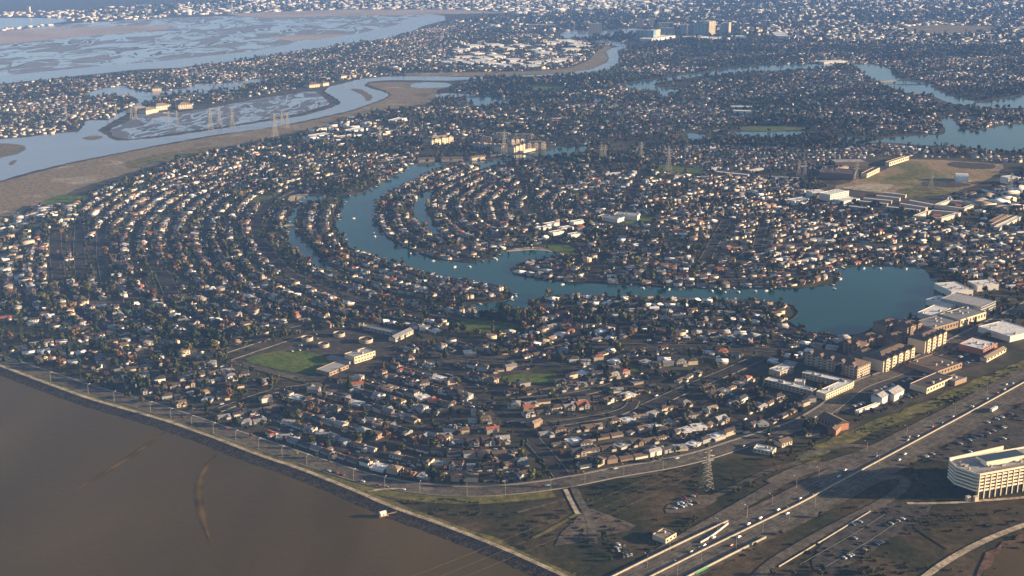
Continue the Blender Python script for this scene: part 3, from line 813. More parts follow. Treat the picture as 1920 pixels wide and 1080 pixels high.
# ------------------------------------------------------------------ larger buildings
def block(label, p0, p1, Wd, h, wall='cream', roof='pale grey', kind='flat', name='building', cat='building', group=None, wins=None, bands=False, para=.6, units=0, towers=0, z=.05, reserve=True, endwins=0):
    a = Vector(G(*p0)); b = Vector(G(*p1)); L = (b-a).length; rz = math.atan2(b.y-a.y, b.x-a.x)
    root = bpy.data.objects.new(name, None); root.location = (a.x, a.y, z); root.rotation_euler = (0, 0, rz); COL.objects.link(root)
    tag(root, label, cat, group)
    w = MB(); r = MB()
    w.box(0, L, 0, Wd, 0, h)
    if kind == 'flat':
        w.box(0, L, 0, .35, h, h+para); w.box(0, L, Wd-.35, Wd, h, h+para); w.box(0, .35, .36, Wd-.36, h, h+para-.01); w.box(L-.35, L, .36, Wd-.36, h, h+para-.01)
        r.box(.36, L-.36, .36, Wd-.36, h-.2, h+.06)
    elif kind == 'gable':
        r.gable(0, L, 0, Wd, h, min(Wd*.22, 4), 'x' if L > Wd else 'y', .6)
        rr = min(Wd*.22, 4)
        if L > Wd:
            for X in (0, L): w.tri((X,0,h), (X,Wd,h), (X,Wd/2,h+rr))
        else:
            for Y in (0, Wd): w.tri((0,Y,h), (L,Y,h), (L/2,Y,h+rr))
    elif kind == 'hip':
        r.hip(0, L, 0, Wd, h, min(Wd, L)*.2, .6)
    elif kind == 'vault':
        w = MB(); n = 14
        pts = [(Wd/2*(1-math.cos(math.pi*i/n)), h*math.sin(math.pi*i/n)**.8) for i in range(n+1)]
        for i in range(n):
            (y0, z0), (y1, z1) = pts[i], pts[i+1]
            r.quad((0,y0,z0), (L,y0,z0), (L,y1,z1), (0,y1,z1))
        w.v += [(.3,y,zz*.985) for y, zz in pts]; w.f.append(tuple(range(n+1))); w.c.append(0)
        w.v += [(L-.3,y,zz*.985) for y, zz in pts]; w.f.append(tuple(n+1+j for j in range(n+1))); w.c.append(0)
    wo_ = link('wall', w.mesh('wall', [WM[wall] if wall in WM else MC[wall]]), root)
    ro = link('roof', strip(r).mesh('roof', [RM[roof] if roof in RM else MC[roof]]), root)
    rnd = random.Random(hash(label) % 1000 if False else int(abs(a.x*7+a.y*3)) % 9973)
    for i in range(units):
        u = MB(); sx, sy, sz = rnd.uniform(1.5, 4), rnd.uniform(1.5, 3), rnd.uniform(1, 2)
        u.box(-sx/2, sx/2, -sy/2, sy/2, 0, sz); u.box(-sx/2+.3, sx/2-.3, -sy/2+.3, sy/2-.3, sz, sz+.25)
        link('roof_unit', u.mesh('roof_unit', [m_metal]), ro, (rnd.uniform(3, max(3.5, L-3)), rnd.uniform(3, max(3.5, Wd-3)), h+.06), 0)
    if wins:
        nx_, nz_ = wins
        ww = L/nx_*(.86 if bands else .5); hh = h/nz_*.42
        me = shared(('bw', round(ww, 1), round(hh, 1)), lambda: (lambda q: (q.box(-ww/2, ww/2, -.06, .06, 0, hh), q)[1])(MB()).mesh('window', [m_glass]))
        for i in range(nx_):
            for j in range(nz_):
                link('window', me, root, (L*(i+.5)/nx_, -.0, h*(j+.38)/nz_))
        if endwins:
            for i in range(endwins):
                for j in range(nz_):
                    link('window', me, root, (L, Wd*(i+.5)/endwins, h*(j+.38)/nz_), math.pi/2, (min(1, Wd/endwins*.55/ww), 1, 1))
    if towers:
        for i in range(towers):
            t = MB(); x = L*(i+.5)/towers; tw = min(3.2, L/towers*.34)
            t.box(x-tw, x+tw, -1.6, 4.5, 0, h+1.6); t.tri((x-tw,-1.6,h+1.6), (x+tw,-1.6,h+1.6), (x,-1.6,h+1.6+tw*.9)); t.tri((x-tw,4.5,h+1.6), (x+tw,4.5,h+1.6), (x,4.5,h+1.6+tw*.9))
            bo = link('gabled_bay', t.mesh('gabled_bay', [WM[wall]]), root)
            g = MB(); g.gable(x-tw, x+tw, -1.6, 4.5, h+1.6, tw*.9, 'y', .3, .2)
            link('bay_roof', strip(g).mesh('bay_roof', [RM[roof]]), bo)
            for j in range(4):
                q = MB(); q.box(x-tw*.55, x+tw*.55, -1.66, -1.6, h*(j+.35)/4, h*(j+.35)/4+1.5)
                link('window', q.mesh('window', [m_glass]), bo)
    if reserve:
        cx, cy = a.x+math.cos(rz)*L/2-math.sin(rz)*Wd/2, a.y+math.sin(rz)*L/2+math.cos(rz)*Wd/2
        mark_rect(cx, cy, rz, L/2+5, Wd/2+5)
    return root
# --- waterside shops and offices at the right end of the lake
g = 'white-roofed shops beside the lake'
block('long white-roofed shop block at the lake head, farthest from the camera', (1783,558), (1824,555), 42, 8, 'white', 'white', units=6, cat='shops', name='shop_building', group=g)
block('white-roofed shop block right of the lake, beside dark trees', (1832,547), (1872,544), 24, 8, 'white', 'white', units=4, cat='shops', name='shop_building', group=g)
block('white-roofed shop block stepping down to the lake edge', (1784,584), (1808,576), 38, 7, 'white', 'white', units=4, cat='shops', name='shop_building', group=g)
block('narrow white-roofed shop block right against the lake shore', (1750,603), (1782,588), 22, 7, 'white', 'white', units=3, cat='shops', name='shop_building', group=g)
block('small white-roofed shop block in the middle of the lakeside group', (1810,577), (1830,575), 18, 7, 'white', 'white', units=2, cat='shops', name='shop_building', group=g)
block('grey three-storey car park with a ribbed roof behind the shops', (1838,592), (1866,580), 55, 11, 'grey', 'pale grey', wins=(8,3), bands=True, cat='car park', name='parking_structure')
block('long grey-roofed market hall next to the gabled apartments', (1748,628), (1796,614), 30, 8, 'tan', 'grey', units=5, wins=(9,1), cat='shops', name='market_hall')
block('long grey-roofed market hall with cream gable ends near the boulevard', (1800,613), (1848,598), 30, 9, 'cream', 'grey', units=5, wins=(9,1), cat='shops', name='market_hall')
block('white-roofed low office at the right edge of the photo', (1893,642), (1940,630), 46, 7, 'white', 'white', units=3, cat='office', name='office_building')
# --- gabled apartments
block('long shaded apartment block with brown hipped roof, left of the three', (1508,682), (1607,710), 26, 12.5, 'beige', 'brown', 'hip', wins=(14,4), endwins=6, towers=5, cat='apartments', name='apartment_building')
block('sunlit cream apartment block with gabled bays facing the boulevard', (1655,699), (1714,673), 26, 13.5, 'cream', 'brown', 'hip', wins=(12,4), endwins=4, towers=5, cat='apartments', name='apartment_building')
block('tall sunlit cream apartment block beside the grey market halls', (1733,665), (1773,647), 22, 16, 'cream', 'brown', 'hip', wins=(9,4), endwins=4, towers=4, cat='apartments', name='apartment_building')
for i, (q0, q1, s) in enumerate([((1618,688),(1648,676),'nearest the shaded long block'), ((1580,660),(1612,668),'behind the shaded long block'), ((1622,655),(1655,648),'at the lake shore'), ((1672,655),(1705,645),'right behind the sunlit bays'), ((1660,628),(1690,620),'closest to the lake corner'), ((1700,632),(1728,622),'beside the market hall')]):
    block('brown hip-roofed apartment wing ' + s, q0, q1, 20, 11, 'tan', 'brown', 'hip', wins=(6,3), cat='apartments', name='apartment_wing', towers=2)
# --- courtyard of long flats
block('long white-roofed flat block on the near side of the courtyard', (1433,722), (1521,744), 11, 6, 'beige', 'white', wins=(12,2), units=4, cat='flats', name='flat_block')
block('long white-roofed flat block on the far side of the courtyard', (1503,709), (1593,730), 11, 6, 'beige', 'white', wins=(12,2), units=4, cat='flats', name='flat_block')
block('short white-roofed flat block closing the left side of the courtyard', (1462,708), (1487,698), 15, 6, 'beige', 'white', wins=(4,2), units=2, cat='flats', name='flat_block')
block('white-roofed flat block with sunlit balconies on the right of the courtyard', (1548,751), (1599,728), 12, 6.5, 'cream', 'white', wins=(12,2), units=3, cat='flats', name='flat_block')
block('small white clubhouse inside the courtyard of flats', (1489,722), (1508,724), 9, 4, 'white', 'white', cat='clubhouse', name='clubhouse')
# --- around the boulevard and the slip roads
block('white gabled hall at the left of the pair behind the freeway', (1653,760), (1665,753), 12, 8, 'white', 'pale grey', 'gable', cat='hall', name='hall')
block('white gabled hall at the right of the pair behind the freeway', (1676,754), (1694,744), 14, 8, 'white', 'pale grey', 'gable', cat='hall', name='hall')
block('long thin white canopy beside the white gabled halls', (1607,777), (1650,761), 3, 3, 'white', 'white', cat='canopy', name='canopy')
block('brown-roofed hall with a sunlit orange end wall', (1534,793), (1567,810), 16, 7, 'brick', 'brown', 'gable', wins=(6,1), cat='hall', name='hall')
block('orange brick annex in front of the brown-roofed hall', (1567,818), (1578,806), 8, 6, 'brick', 'brown', 'gable', cat='annex', name='annex')
block('low white filling station with blue fascia beside the shore road', (1412,848), (1448,855), 12, 3.6, 'cream', 'white', wins=(5,1), units=2, cat='filling station', name='filling_station')
block('cream brick house-like office right of the filling station', (1466,840), (1485,834), 10, 4.5, 'cream', 'brown', 'gable', wins=(4,1), cat='office', name='office_building')
block('small cream warehouse standing alone beside the freeway bridge', (1248,1021), (1268,1009), 13, 4.2, 'cream', 'tan', wins=(3,1), units=1, cat='warehouse', name='warehouse')
block('long cream office with a row of square windows, brown flat roof', (1737,739), (1786,717), 20, 6, 'cream', 'dark brown', wins=(9,1), units=3, cat='office', name='office_building')
block('brown-roofed office with pale parapet behind the long cream office', (1758,706), (1803,690), 38, 6, 'tan', 'brown', units=5, cat='office', name='office_building', wins=(8,1))
block('white-roofed red-brown office at the bend of the boulevard', (1843,668), (1869,655), 30, 7.5, 'brick', 'white', units=5, cat='office', name='office_building', wins=(6,2))
block('low orange annex in front of the red-brown office', (1850,680), (1886,660), 8, 4.5, 'cream', 'tan', 'gable', cat='annex', name='annex', wins=(6,1))
block('tan low office with white units beside the freeway slip road', (1790,724), (1812,716), 14, 5, 'tan', 'grey', units=2, cat='office', name='office_building')
# --- school beside the sports field
block('white-roofed school hall at the right corner of the sports field', (665,683), (704,671), 18, 8, 'cream', 'pale grey', units=2, wins=(7,2), cat='school', name='school_hall')
block('striped pale flat roof of the school gym below the sports field', (618,706), (654,691), 20, 4, 'tan', 'pale grey', units=0, cat='school', name='school_gym', wins=(6,1))
block('low grey school canopy along the top of the sports field', (612,675), (655,684), 9, 3, 'grey', 'grey', cat='canopy', name='canopy')
block('cream classroom row with red roof beside the curved arc of classrooms', (742,642), (775,626), 10, 5, 'cream', 'grey', 'gable', wins=(7,1), cat='school', name='classroom_row')
block('long shaded grey school wing behind the round classrooms', (680,618), (745,632), 9, 4, 'grey', 'grey', cat='school', name='classroom_row', wins=(9,1))
def round_room(px, py, R, label):
    x, y = G(px, py); root = bpy.data.objects.new('round_classroom', None); root.location = (x, y, .05); COL.objects.link(root)
    tag(root, label, 'school', 'round school classrooms')
    n = 28; c = [(R*math.cos(2*math.pi*i/n), R*math.sin(2*math.pi*i/n)) for i in range(n)]
    w = MB(); w.prism(c, 0, 4.4, cap=False)
    ci = [(q*.93, p*.93) for q, p in c]
    for i in range(n):
        j = (i+1) % n
        w.quad((*c[i],4.4), (*c[j],4.4), (c[j][0]*.93,c[j][1]*.93,4.4), (c[i][0]*.93,c[i][1]*.93,4.4))
        w.quad((c[i][0]*.93,c[i][1]*.93,3), (c[j][0]*.93,c[j][1]*.93,3), (c[j][0]*.93,c[j][1]*.93,4.4), (c[i][0]*.93,c[i][1]*.93,4.4))
    link('wall', w.mesh('wall', [WM['beige']]), root)
    r = MB(); r.prism([(a*.92, b*.92) for a, b in c], 2.6, 3.0)
    for i in range(n):
        j = (i+1) % n; r.tri((c[i][0]*.5,c[i][1]*.5,3.05), (c[j][0]*.5,c[j][1]*.5,3.05), (0,0,4.6))
    link('roof', r.mesh('roof', [RM['dark brown']]), root)
    mark_rect(x, y, 0, R+3, R+3)
round_room(607, 650, 6.5, 'round white-rimmed classroom nearest the sports field')
round_room(576, 638, 7, 'round white-rimmed classroom left of the others')
round_room(636, 630, 7, 'round white-rimmed classroom at the back of the school')
round_room(686, 641, 8.5, 'largest round white-rimmed classroom, right of the school')
# --- long rows, courtyards and halls towards the lake at upper right
rows = [((1581,392),(1634,398)), ((1607,383),(1663,389)), ((1618,378),(1671,383)), ((1642,373),(1686,378)), ((1655,367),(1697,372)), ((1660,394),(1723,401)), ((1686,388),(1735,396)), ((1703,382),(1746,390))]
for i, (q0, q1) in enumerate(rows):
    block(['first', 'second', 'third', 'fourth', 'fifth'][i if i < 5 else i-5] + (' long narrow apartment row from the camera, left group beside the dry field' if i < 5 else ' long narrow apartment row from the camera, right group near the courtyards'), q0, q1, 8, 6, 'beige', 'white', wins=None, cat='apartment row', name='apartment_row', group='long white-roofed apartment rows', para=.4)
for nm, (A, B_, C_, D_) in (('near', ((1719,412),(1765,417),(1800,406),(1747,401))), ('far', ((1758,391),(1808,398),(1835,388),(1782,382)))):
    for s, q0, q1 in (('near side', A, B_), ('right side', B_, C_), ('left side', A, D_), ('far side', D_, C_)):
        block('thin white-roofed wing on the %s of the %s courtyard square' % (s, 'nearer' if nm == 'near' else 'farther'), q0, q1, 7, 6, 'cream', 'white', cat='apartment row', name='courtyard_wing', para=.4)
    c = ((A[0]+C_[0])/2, (A[1]+C_[1])/2)
    block('small terracotta-roofed house inside the %s courtyard square' % ('nearer' if nm == 'near' else 'farther'), (c[0]-8, c[1]+1), (c[0]+6, c[1]+1), 12, 4, 'cream', 'terracotta', 'gable', cat='house', name='courtyard_house')
block('white three-storey box at the left of the pair above the apartment rows', (1523,373), (1552,371), 24, 11, 'white', 'white', wins=(7,3), units=2, cat='office', name='office_building')
block('white three-storey box at the right of the pair above the apartment rows', (1556,378), (1591,370), 24, 12, 'white', 'white', wins=(8,3), units=2, cat='office', name='office_building')
block('low white-roofed hall in front of the white three-storey pair', (1582,384), (1612,379), 22, 6, 'white', 'white', cat='hall', name='hall')
block('large brown school block with a white roof edge', (1536,334), (1602,338), 55, 11, 'brown', 'dark brown', units=6, cat='school', name='school_block', para=1)
block('second brown school block with pale stripes, behind the larger one', (1566,313), (1628,312), 34, 9, 'brown', 'pale grey', units=3, cat='school', name='school_block', para=1)
block('yellow arched hall at the left of the brown school', (1573,328), (1590,322), 16, 12, 'cream', 'tan', 'vault', cat='hall', name='arched_hall', reserve=False)
block('yellow arched hall at the right of the brown school', (1594,337), (1604,331), 14, 10, 'cream', 'tan', 'vault', cat='hall', name='arched_hall')
block('cream colonnaded wing between the brown school and the dry field', (1625,334), (1649,322), 12, 8, 'cream', 'dark brown', wins=(8,1), cat='school', name='school_wing')
block('cream colonnaded wing at the top corner of the dry field', (1667,312), (1704,300), 9, 8, 'cream', 'tan', wins=(9,1), cat='school', name='school_wing')
block('white barrel-vaulted tent hall standing on the dry field', (1792,341), (1816,342), 34, 14, 'white', 'white', 'vault', cat='tent hall', name='tent_hall')
block('white box building right of the tent hall', (1890,346), (1913,344), 22, 12, 'white', 'white', wins=(5,2), cat='office', name='office_building')
for i, (q0, q1, wc, rc) in enumerate([((1863,422),(1890,408),'tan','tan'), ((1867,428),(1906,410),'cream','brown'), ((1873,433),(1915,412),'cream','white')]):
    block(['farthest', 'middle', 'nearest'][i] + ' of three long sunlit storage sheds at the right edge', q0, q1, 9, 5, wc, rc, 'flat', cat='shed', name='storage_shed', group='long storage sheds')
block('grey-roofed hall beside the lawn under the power lines', (1120,412), (1158,418), 22, 6, 'white', 'grey', units=2, cat='school', name='school_block')
block('white box with a bright end wall beside the small lawn', (1152,411), (1195,414), 22, 8, 'white', 'pale grey', units=2, cat='school', name='school_block')
for i, (x, y) in enumerate([(1035,424), (1062,432), (1085,420), (1046,440), (1080,444), (1020,432)]):
    block(['leftmost back', 'centre front', 'back right', 'front left', 'nearest right', 'far left'][i] + ' white flat-roofed school building near the inner bay beach', (x-9, y+3), (x+14, y-1), 12, 5, 'white', 'white', cat='school', name='school_block', units=1)
# --- cream apartments beyond the canal bridge
ap = [((810,275),(850,268),26,14,'isolated cream apartment block left of the canal-side group'), ((882,279),(912,281),20,11,'first shaded cream apartment block from the left by the canal'), ((914,282),(939,284),20,12,'second shaded cream apartment block from the left by the canal'), ((940,287),(960,283),22,13,'cream apartment block directly behind the tall pylon'), ((964,288),(985,281),22,13,'cream apartment block left of the canal bend'), ((986,281),(1024,280),20,14,'cream apartment block at the right end of the canal-side group'), ((925,263),(957,263),20,13,'back row cream apartment block behind the pylon'), ((959,265),(1001,265),18,13,'back row cream apartment block at the right'), ((957,274),(983,272),18,13,'cream apartment block in the middle of the canal-side group'), ((900,268),(922,268),16,10,'back row cream apartment block at the left')]
for q0, q1, wd, h, lb in ap:
    block(lb, q0, q1, wd, h, 'cream' if lb[0] != 'f' else 'white', 'tan', 'hip', wins=(8,4), towers=3, cat='apartments', name='apartment_building')
block('low cream pavilion on the canal quay', (982,287), (1004,282), 10, 4, 'cream', 'white', cat='pavilion', name='pavilion')
for i, (q0, q1) in enumerate([((784,305),(815,304)), ((828,304),(868,303)), ((885,302),(911,299))]):
    block(['left', 'middle', 'right'][i] + ' brown-roofed terrace of houses on the far quay of the channel', q0, q1, 12, 7, 'beige' if i < 2 else 'cream', 'brown', 'gable', wins=(12,2), cat='terrace', name='terrace_row')
# --- office park, hotel and towers in the haze
wp = [(846,121),(865,117),(886,122),(880,110),(915,113),(938,110),(925,124),(955,127),(975,123),(1000,128),(1012,122),(1035,118),(1060,116),(970,116),(905,119),(895,90),(930,88),(960,95),(985,88),(1040,84),(1065,80),(1090,84),(1030,104),(1075,96),(1095,90),(870,98),(1015,98),(900,104)]
for i, (x, y) in enumerate(wp):
    w_ = random.uniform(9, 17)
    block('flat white office park roof, %s from the left in the hazy business park' % (['1st','2nd','3rd']+['%dth' % k for k in range(4, 40)])[sorted(wp).index((x, y))], (x-w_, y+1), (x+w_, y), random.uniform(45, 90), random.uniform(7, 10), 'white', 'white', cat='office', name='office_building', group='white-roofed business park')
MC['tower_glass'] = M('tower_glass', (.20,.32,.38), .15, .1, spec=.7)
tw = [((1104,64),(1128,64),34,48,'cream','wide cream hotel tower left of the glass towers'), ((1194,51),(1204,51),24,42,'cream','left slim cream tower behind the glass slabs'), ((1218,50),(1227,50),24,42,'cream','right slim cream tower behind the glass slabs'), ((1237,53),(1263,53),30,26,'white','white mid-rise between the towers'), ((1192,74),(1225,75),45,40,'tower_glass','dark blue glass slab at the left of the tower group'), ((1226,74),(1238,71),30,38,'cream','cream-ended slab beside the dark blue glass slab'), ((1239,69),(1265,69),40,38,'tower_glass','blue glass slab in the middle of the group'), ((1277,66),(1287,66),30,46,'tower_glass','narrow blue glass tower left of the cream-banded one'), ((1288,66),(1298,65),25,46,'cream','cream-banded tower in the middle'), ((1301,66),(1328,66),45,50,'tower_glass','widest blue glass tower of the hazy group'), ((1329,66),(1341,65),32,62,'cream','tallest cream-banded tower of the hazy group'), ((1352,65),(1366,65),36,48,'tower_glass','blue glass tower at the right of the group'), ((1366,65),(1370,64),30,54,'cream','thin cream edge tower at the right end'), ((965,56),(974,56),24,30,'cream','small cream tower left in the business park'), ((990,53),(1042,53),40,16,'cream','long cream mid-rise in the business park'), ((51,24),(56,24),16,34,'cream','lone white tower near the top left corner')]
for q0, q1, wd, h, wc, lb in tw:
    block(lb, q0, q1, wd, h, wc, 'pale grey', wins=(4,12) if h > 36 else (6,4), bands=True, cat='tower', name='tower_block')
for i, (q0, q1, h) in enumerate([((256,213),(276,207),9), ((274,214),(297,210),9), ((293,208),(321,204),11), ((335,205),(361,203),11), ((580,165),(600,163),9), ((606,162),(617,160),9), ((286,172),(303,171),9), ((640,148),(652,146),8), ((655,146),(668,145),8)]):
    block(['leftmost pale office on the marsh edge', 'low pale office second along the marsh edge', 'tall-roofed pale office in the middle of the marsh edge', 'pale office at the right end of the marsh edge', 'cream apartments at the slough bend', 'small cream block right of the slough bend', 'cream block on the far lagoon island', 'pale block beyond the slough, left one', 'pale block beyond the slough, right one'][i], q0, q1, 30, h, 'cream', 'tan' if i < 4 else 'brown', 'hip', cat='office' if i < 4 else 'apartments', name='office_building' if i < 4 else 'apartment_building', wins=(6,3))

for i, (q0, q1) in enumerate([((1333,322),(1352,316)), ((1342,325),(1402,331)), ((1408,323),(1432,318)), ((1440,334),(1500,337)), ((1120,303),(1150,300)), ((1090,318),(1110,325)), ((1135,330),(1165,326))]):
    block(['first', 'second', 'third', 'fourth', 'fifth', 'sixth', 'seventh'][i] + ' long white carport roof counted along the strip under the power lines', q0, q1, 9, 3, 'grey', 'white', cat='carport', name='carport', para=.2, group='white carport roofs')
for i, (q0, q1, wd) in enumerate([((1222,78),(1266,71),60), ((1288,75),(1330,73),60), ((1330,77),(1369,75),70), ((1371,73),(1399,73),70), ((1447,64),(1454,72),60)]):
    block(['leftmost', 'second', 'third', 'fourth', 'small outlying'][i] + ' low white hall at the foot of the hazy glass towers', q0, q1, wd, 10, 'white', 'white', cat='hall', name='hall')
for i, (q0, q1, wd) in enumerate([((640,264),(678,258),22), ((590,262),(625,256),26), ((655,252),(690,246),26), ((742,232),(764,226),22), ((1490,385),(1520,380),20), ((1545,120),(1590,118),40), ((1370,205),(1412,206),26), ((1372,213),(1410,214),22)]):
    block(['pale low building at the road bend left of the canal', 'pale low building beside the dry marsh', 'second pale low building beside the dry marsh', 'small pale building by the tree belt', 'low hall left of the white pair', 'pale quay building on the far lake', 'white school wing among far trees, farther one', 'white school wing among far trees, nearer one'][i], q0, q1, wd, 7, 'white', 'white', cat='building', name='building')
# ------------------------------------------------------------------ residential streets and their houses
ORD = ['first','second','third','fourth','fifth','sixth','seventh','eighth','ninth','tenth','eleventh','twelfth'] + ['%dth' % k for k in range(13, 400)]
def nth(k):
    k += 1
    return '%d%s' % (k, 'th' if 10 < k % 100 < 14 else {1: 'st', 2: 'nd', 3: 'rd'}.get(k % 10, 'th'))
def to_px(x, y, z=0):
    dy, dz = y, z-H
    zc = dy*cp - dz*sp
    yc = dy*sp + dz*cp
    return 960+F*x/zc, 540-F*yc/zc
HOUSES = []; CARSPOTS = []; TREESPOTS = []
zi = 0
STREET_N = 0
def ok_zone(x, y, zid):
    return occ(x, y, ZON) == zid
def zone(poly, ref, sign, first, S, n, phrase, mix, gap=(1, 3.2), far=False, cross=0, dens=1.0, world_ref=None, rowside=True, hs=.86, ext=0, fill=None):
    global zi, STREET_N
    zi += 1
    raster(GP(poly), zi, ZON, only_free=True)
    base = world_ref if world_ref is not None else curve_px(ref, 6.0, 25)
    if ext:
        a = base[0]-base[4]; b = base[-1]-base[-5]; a = a/np.hypot(*a)*6; b = b/np.hypot(*b)*6; m_ = int(ext/6)
        base = np.vstack([base[0]+a*np.arange(m_, 0, -1)[:, None], base, base[-1]+b*np.arange(1, m_+1)[:, None]])
    rows = []
    sm = MB()
    for k in range(n):
        d = first + k*S
        Q, okm = offset(base, sign*d) if world_ref is None or True else None
        rows.append((k, Q, okm))
        run = []
        for i in range(len(Q)):
            good = okm[i] and ok_zone(Q[i][0], Q[i][1], zi) and occ(Q[i][0], Q[i][1]) == 0
            if good:
                run.append(Q[i])
            if (not good or i == len(Q)-1):
                if len(run) > 5:
                    P = smooth(np.array(run), 3)
                    STREET_N += 1
                    ribbon(sm, P, 4.0, .12+.004*(STREET_N % 40))
                    raster_line([tuple(p) for p in P], 4.4, 2)
                    for q in range(2, len(P)-2):
                        if random.random() < .33*dens:
                            s_ = random.choice((-1, 1)); N = normals(P)[q]; T = P[q+1]-P[q-1]
                            CARSPOTS.append((P[q][0]+N[0]*3.4*s_, P[q][1]+N[1]*3.4*s_, math.atan2(T[1], T[0])+(math.pi if s_ > 0 else 0)))
                run = []
    if cross:
        # side streets joining the rows
        N = normals(base); L = len(base); step = int(cross/6)
        for i in range(step//2, L, step):
            P = [base[i]+N[i]*sign*d for d in np.arange(first, first+(n-1)*S+1, 8)]
            run = []
            for j, p in enumerate(P):
                good = ok_zone(p[0], p[1], zi) and occ(p[0], p[1]) in (0, 2)
                if good: run.append(p)
                if (not good or j == len(P)-1):
                    if len(run) > 4:
                        STREET_N += 1
                        ribbon(sm, np.array(run), 4.2, .12+.004*(STREET_N % 40))
                        raster_line([tuple(q) for q in run], 4.5, 2)
                    run = []
    if sm.f:
        struct('street', sm.mesh('street', [m_asph]))
    for k, Q, okm in rows:
        for si, sd in enumerate((-1, 1)):
            R = Q + normals(Q)*sd*sign*14.2
            if len(R) < 4: continue
            seg_ = np.hypot(*np.diff(R, axis=0).T); cum = np.r_[0, np.cumsum(seg_)]
            s = random.uniform(2, 10)
            while s < cum[-1]-8:
                kind = random.choices(list(mix), list(mix.values()))[0]
                hw = KIND_W[kind]*hs; s += hw
                if s >= cum[-1]: break
                x = np.interp(s, cum, R[:, 0]); y = np.interp(s, cum, R[:, 1])
                i = min(len(R)-2, int(np.searchsorted(cum, s)))
                i = max(1, i)
                T = R[min(i+1, len(R)-1)]-R[i-1]
                rz = math.atan2(T[1], T[0])
                qi = min(len(Q)-1, i)
                # the front (-y) faces the street
                toward = Q[qi]-np.array((x, y))
                fy = np.array((math.sin(rz), -math.cos(rz)))
                if fy @ toward < 0: rz += math.pi
                if okm[qi] and ok_zone(x, y, zi) and random.random() < dens*((.75+.5*nz(x, y)) if far else (.97+.12*nz(x, y))) and free_rect(x, y, rz, hw-.5, 5.2):
                    mark_rect(x, y, rz, hw-.3, 5.2)
                    HOUSES.append(dict(kind=kind, x=x, y=y, rz=rz+random.choice((0, 0, 0, .5, -.35, math.pi/2 if kind in ('flat','hip') else 0))*random.random()+random.uniform(-.08, .08), row=(zi, k*2+si), phrase=phrase, far=far, hs=hs*random.uniform(.9, 1.1)))
                s += hw + random.uniform(*gap)
MIX_A = {'ranch': 3, 'hip': 3, 'flat': 2.2, 'cross': 3, 'ell': 2.5}
MIX_E = {'ranch': 2, 'hip': 1, 'flat': 5, 'cross': 1, 'ell': 2}
MIX_T = {'town': 6, 'cross': 2, 'hip': 1}
MIX_L = {'ranch': 2, 'hip': 4, 'cross': 4, 'ell': 1.5, 'flat': 1}

A_REF = [(760,292),(700,312),(640,326),(560,350),(512,372),(488,400),(480,420),(483,442),(498,470),(530,505),(570,530),(620,550),(700,575),(780,592),(860,604),(960,640),(1060,655)]
# island A with its loop road, and the long peninsula
zone([(540,370),(650,365),(660,470),(615,478),(560,470)], [(618,372),(606,385),(596,405),(594,430),(603,452),(625,472)], -1, 0, 54, 1, 'island row', MIX_L)
zone([(598,480),(625,470),(660,462),(970,540),(970,575),(875,575),(800,560),(700,535),(620,500)], [(640,470),(673,470),(733,493),(800,515),(867,528),(933,535),(975,552)], 1, 0, 66, 1, 'x', MIX_L) if False else None
zone([(606,476),(650,464),(700,478),(800,512),(900,528),(968,540),(968,575),(870,572),(790,562),(700,545),(640,512)], [(655,466),(673,470),(733,493),(800,515),(867,528),(933,536),(962,548)], -1, 23, 54, 4, 'peninsula row', MIX_L)
# peninsula E and the land inside the lagoon, concentric with its bank
E_REF = [(926,488),(880,496),(833,490),(777,472),(727,449),(705,425),(702,400),(712,375),(750,350),(813,322),(867,308),(947,303),(1020,303),(1080,305)]
zone([(700,300),(1095,298),(1120,330),(1100,400),(1020,455),(935,478),(900,500),(700,460)], E_REF, -1, 23, 54, 12, 'row inside the lagoon bend', MIX_L, cross=300)
# peninsula D and the quarter behind it
D_REF = [(950,512),(1067,531),(1200,536),(1333,542),(1493,540),(1580,520)]
zone([(950,482),(1046,480),(1060,484),(1120,400),(1130,330),(1200,318),(1330,330),(1480,335),(1530,380),(1600,400),(1720,415),(1800,420),(1740,500),(1570,505),(1572,540),(1400,545),(960,525)], D_REF, 1, 23, 54, 26, 'row north of the long channel', MIX_A, cross=330, ext=700)
# south bank C
C_REF = [(985,572),(1010,562),(1067,553),(1133,557),(1267,560),(1400,563),(1500,577)]
zone([(975,590),(1003,560),(1070,552),(1500,565),(1500,590),(1490,615),(1620,640),(1500,690),(1430,700),(1400,690),(1250,690),(1150,680),(1060,660),(960,650),(930,630),(985,615)], C_REF, -1, 23, 54, 10, 'row from the lagoon', MIX_E, cross=360, ext=500)
# rows parallel to the shore road at the bottom
zone([(560,705),(610,725),(740,680),(760,640),(930,640),(1060,665),(1150,690),(1260,700),(1400,705),(1430,745),(1600,752),(1560,800),(1510,800),(1500,850),(1400,850),(1240,880),(1060,910),(900,930),(760,915),(600,860),(480,815),(520,770)], BEACH_RD[6:22], 1, 38, 54, 15, 'row from the shore road', MIX_A, cross=230, ext=400, gap=(.8, 2.6))
# lower left: diagonal streets running away from the levee
ang = math.radians(27)
ox, oy = G(60, 690)
dref = lambda x0, y0, a, L: np.stack([x0+np.arange(0, L, 6)*math.cos(a), y0+np.arange(0, L, 6)*math.sin(a)], axis=1)
zone([(-60,640),(-60,590),(120,612),(300,645),(430,668),(438,680),(600,724),(560,760),(500,815),(400,790),(280,752),(170,720),(80,693),(0,664)], None, -1, 0, 54, 14, 'diagonal row from the left', MIX_A, world_ref=dref(ox-260, oy-60, ang, 1000), cross=0, gap=(.8, 2.6))
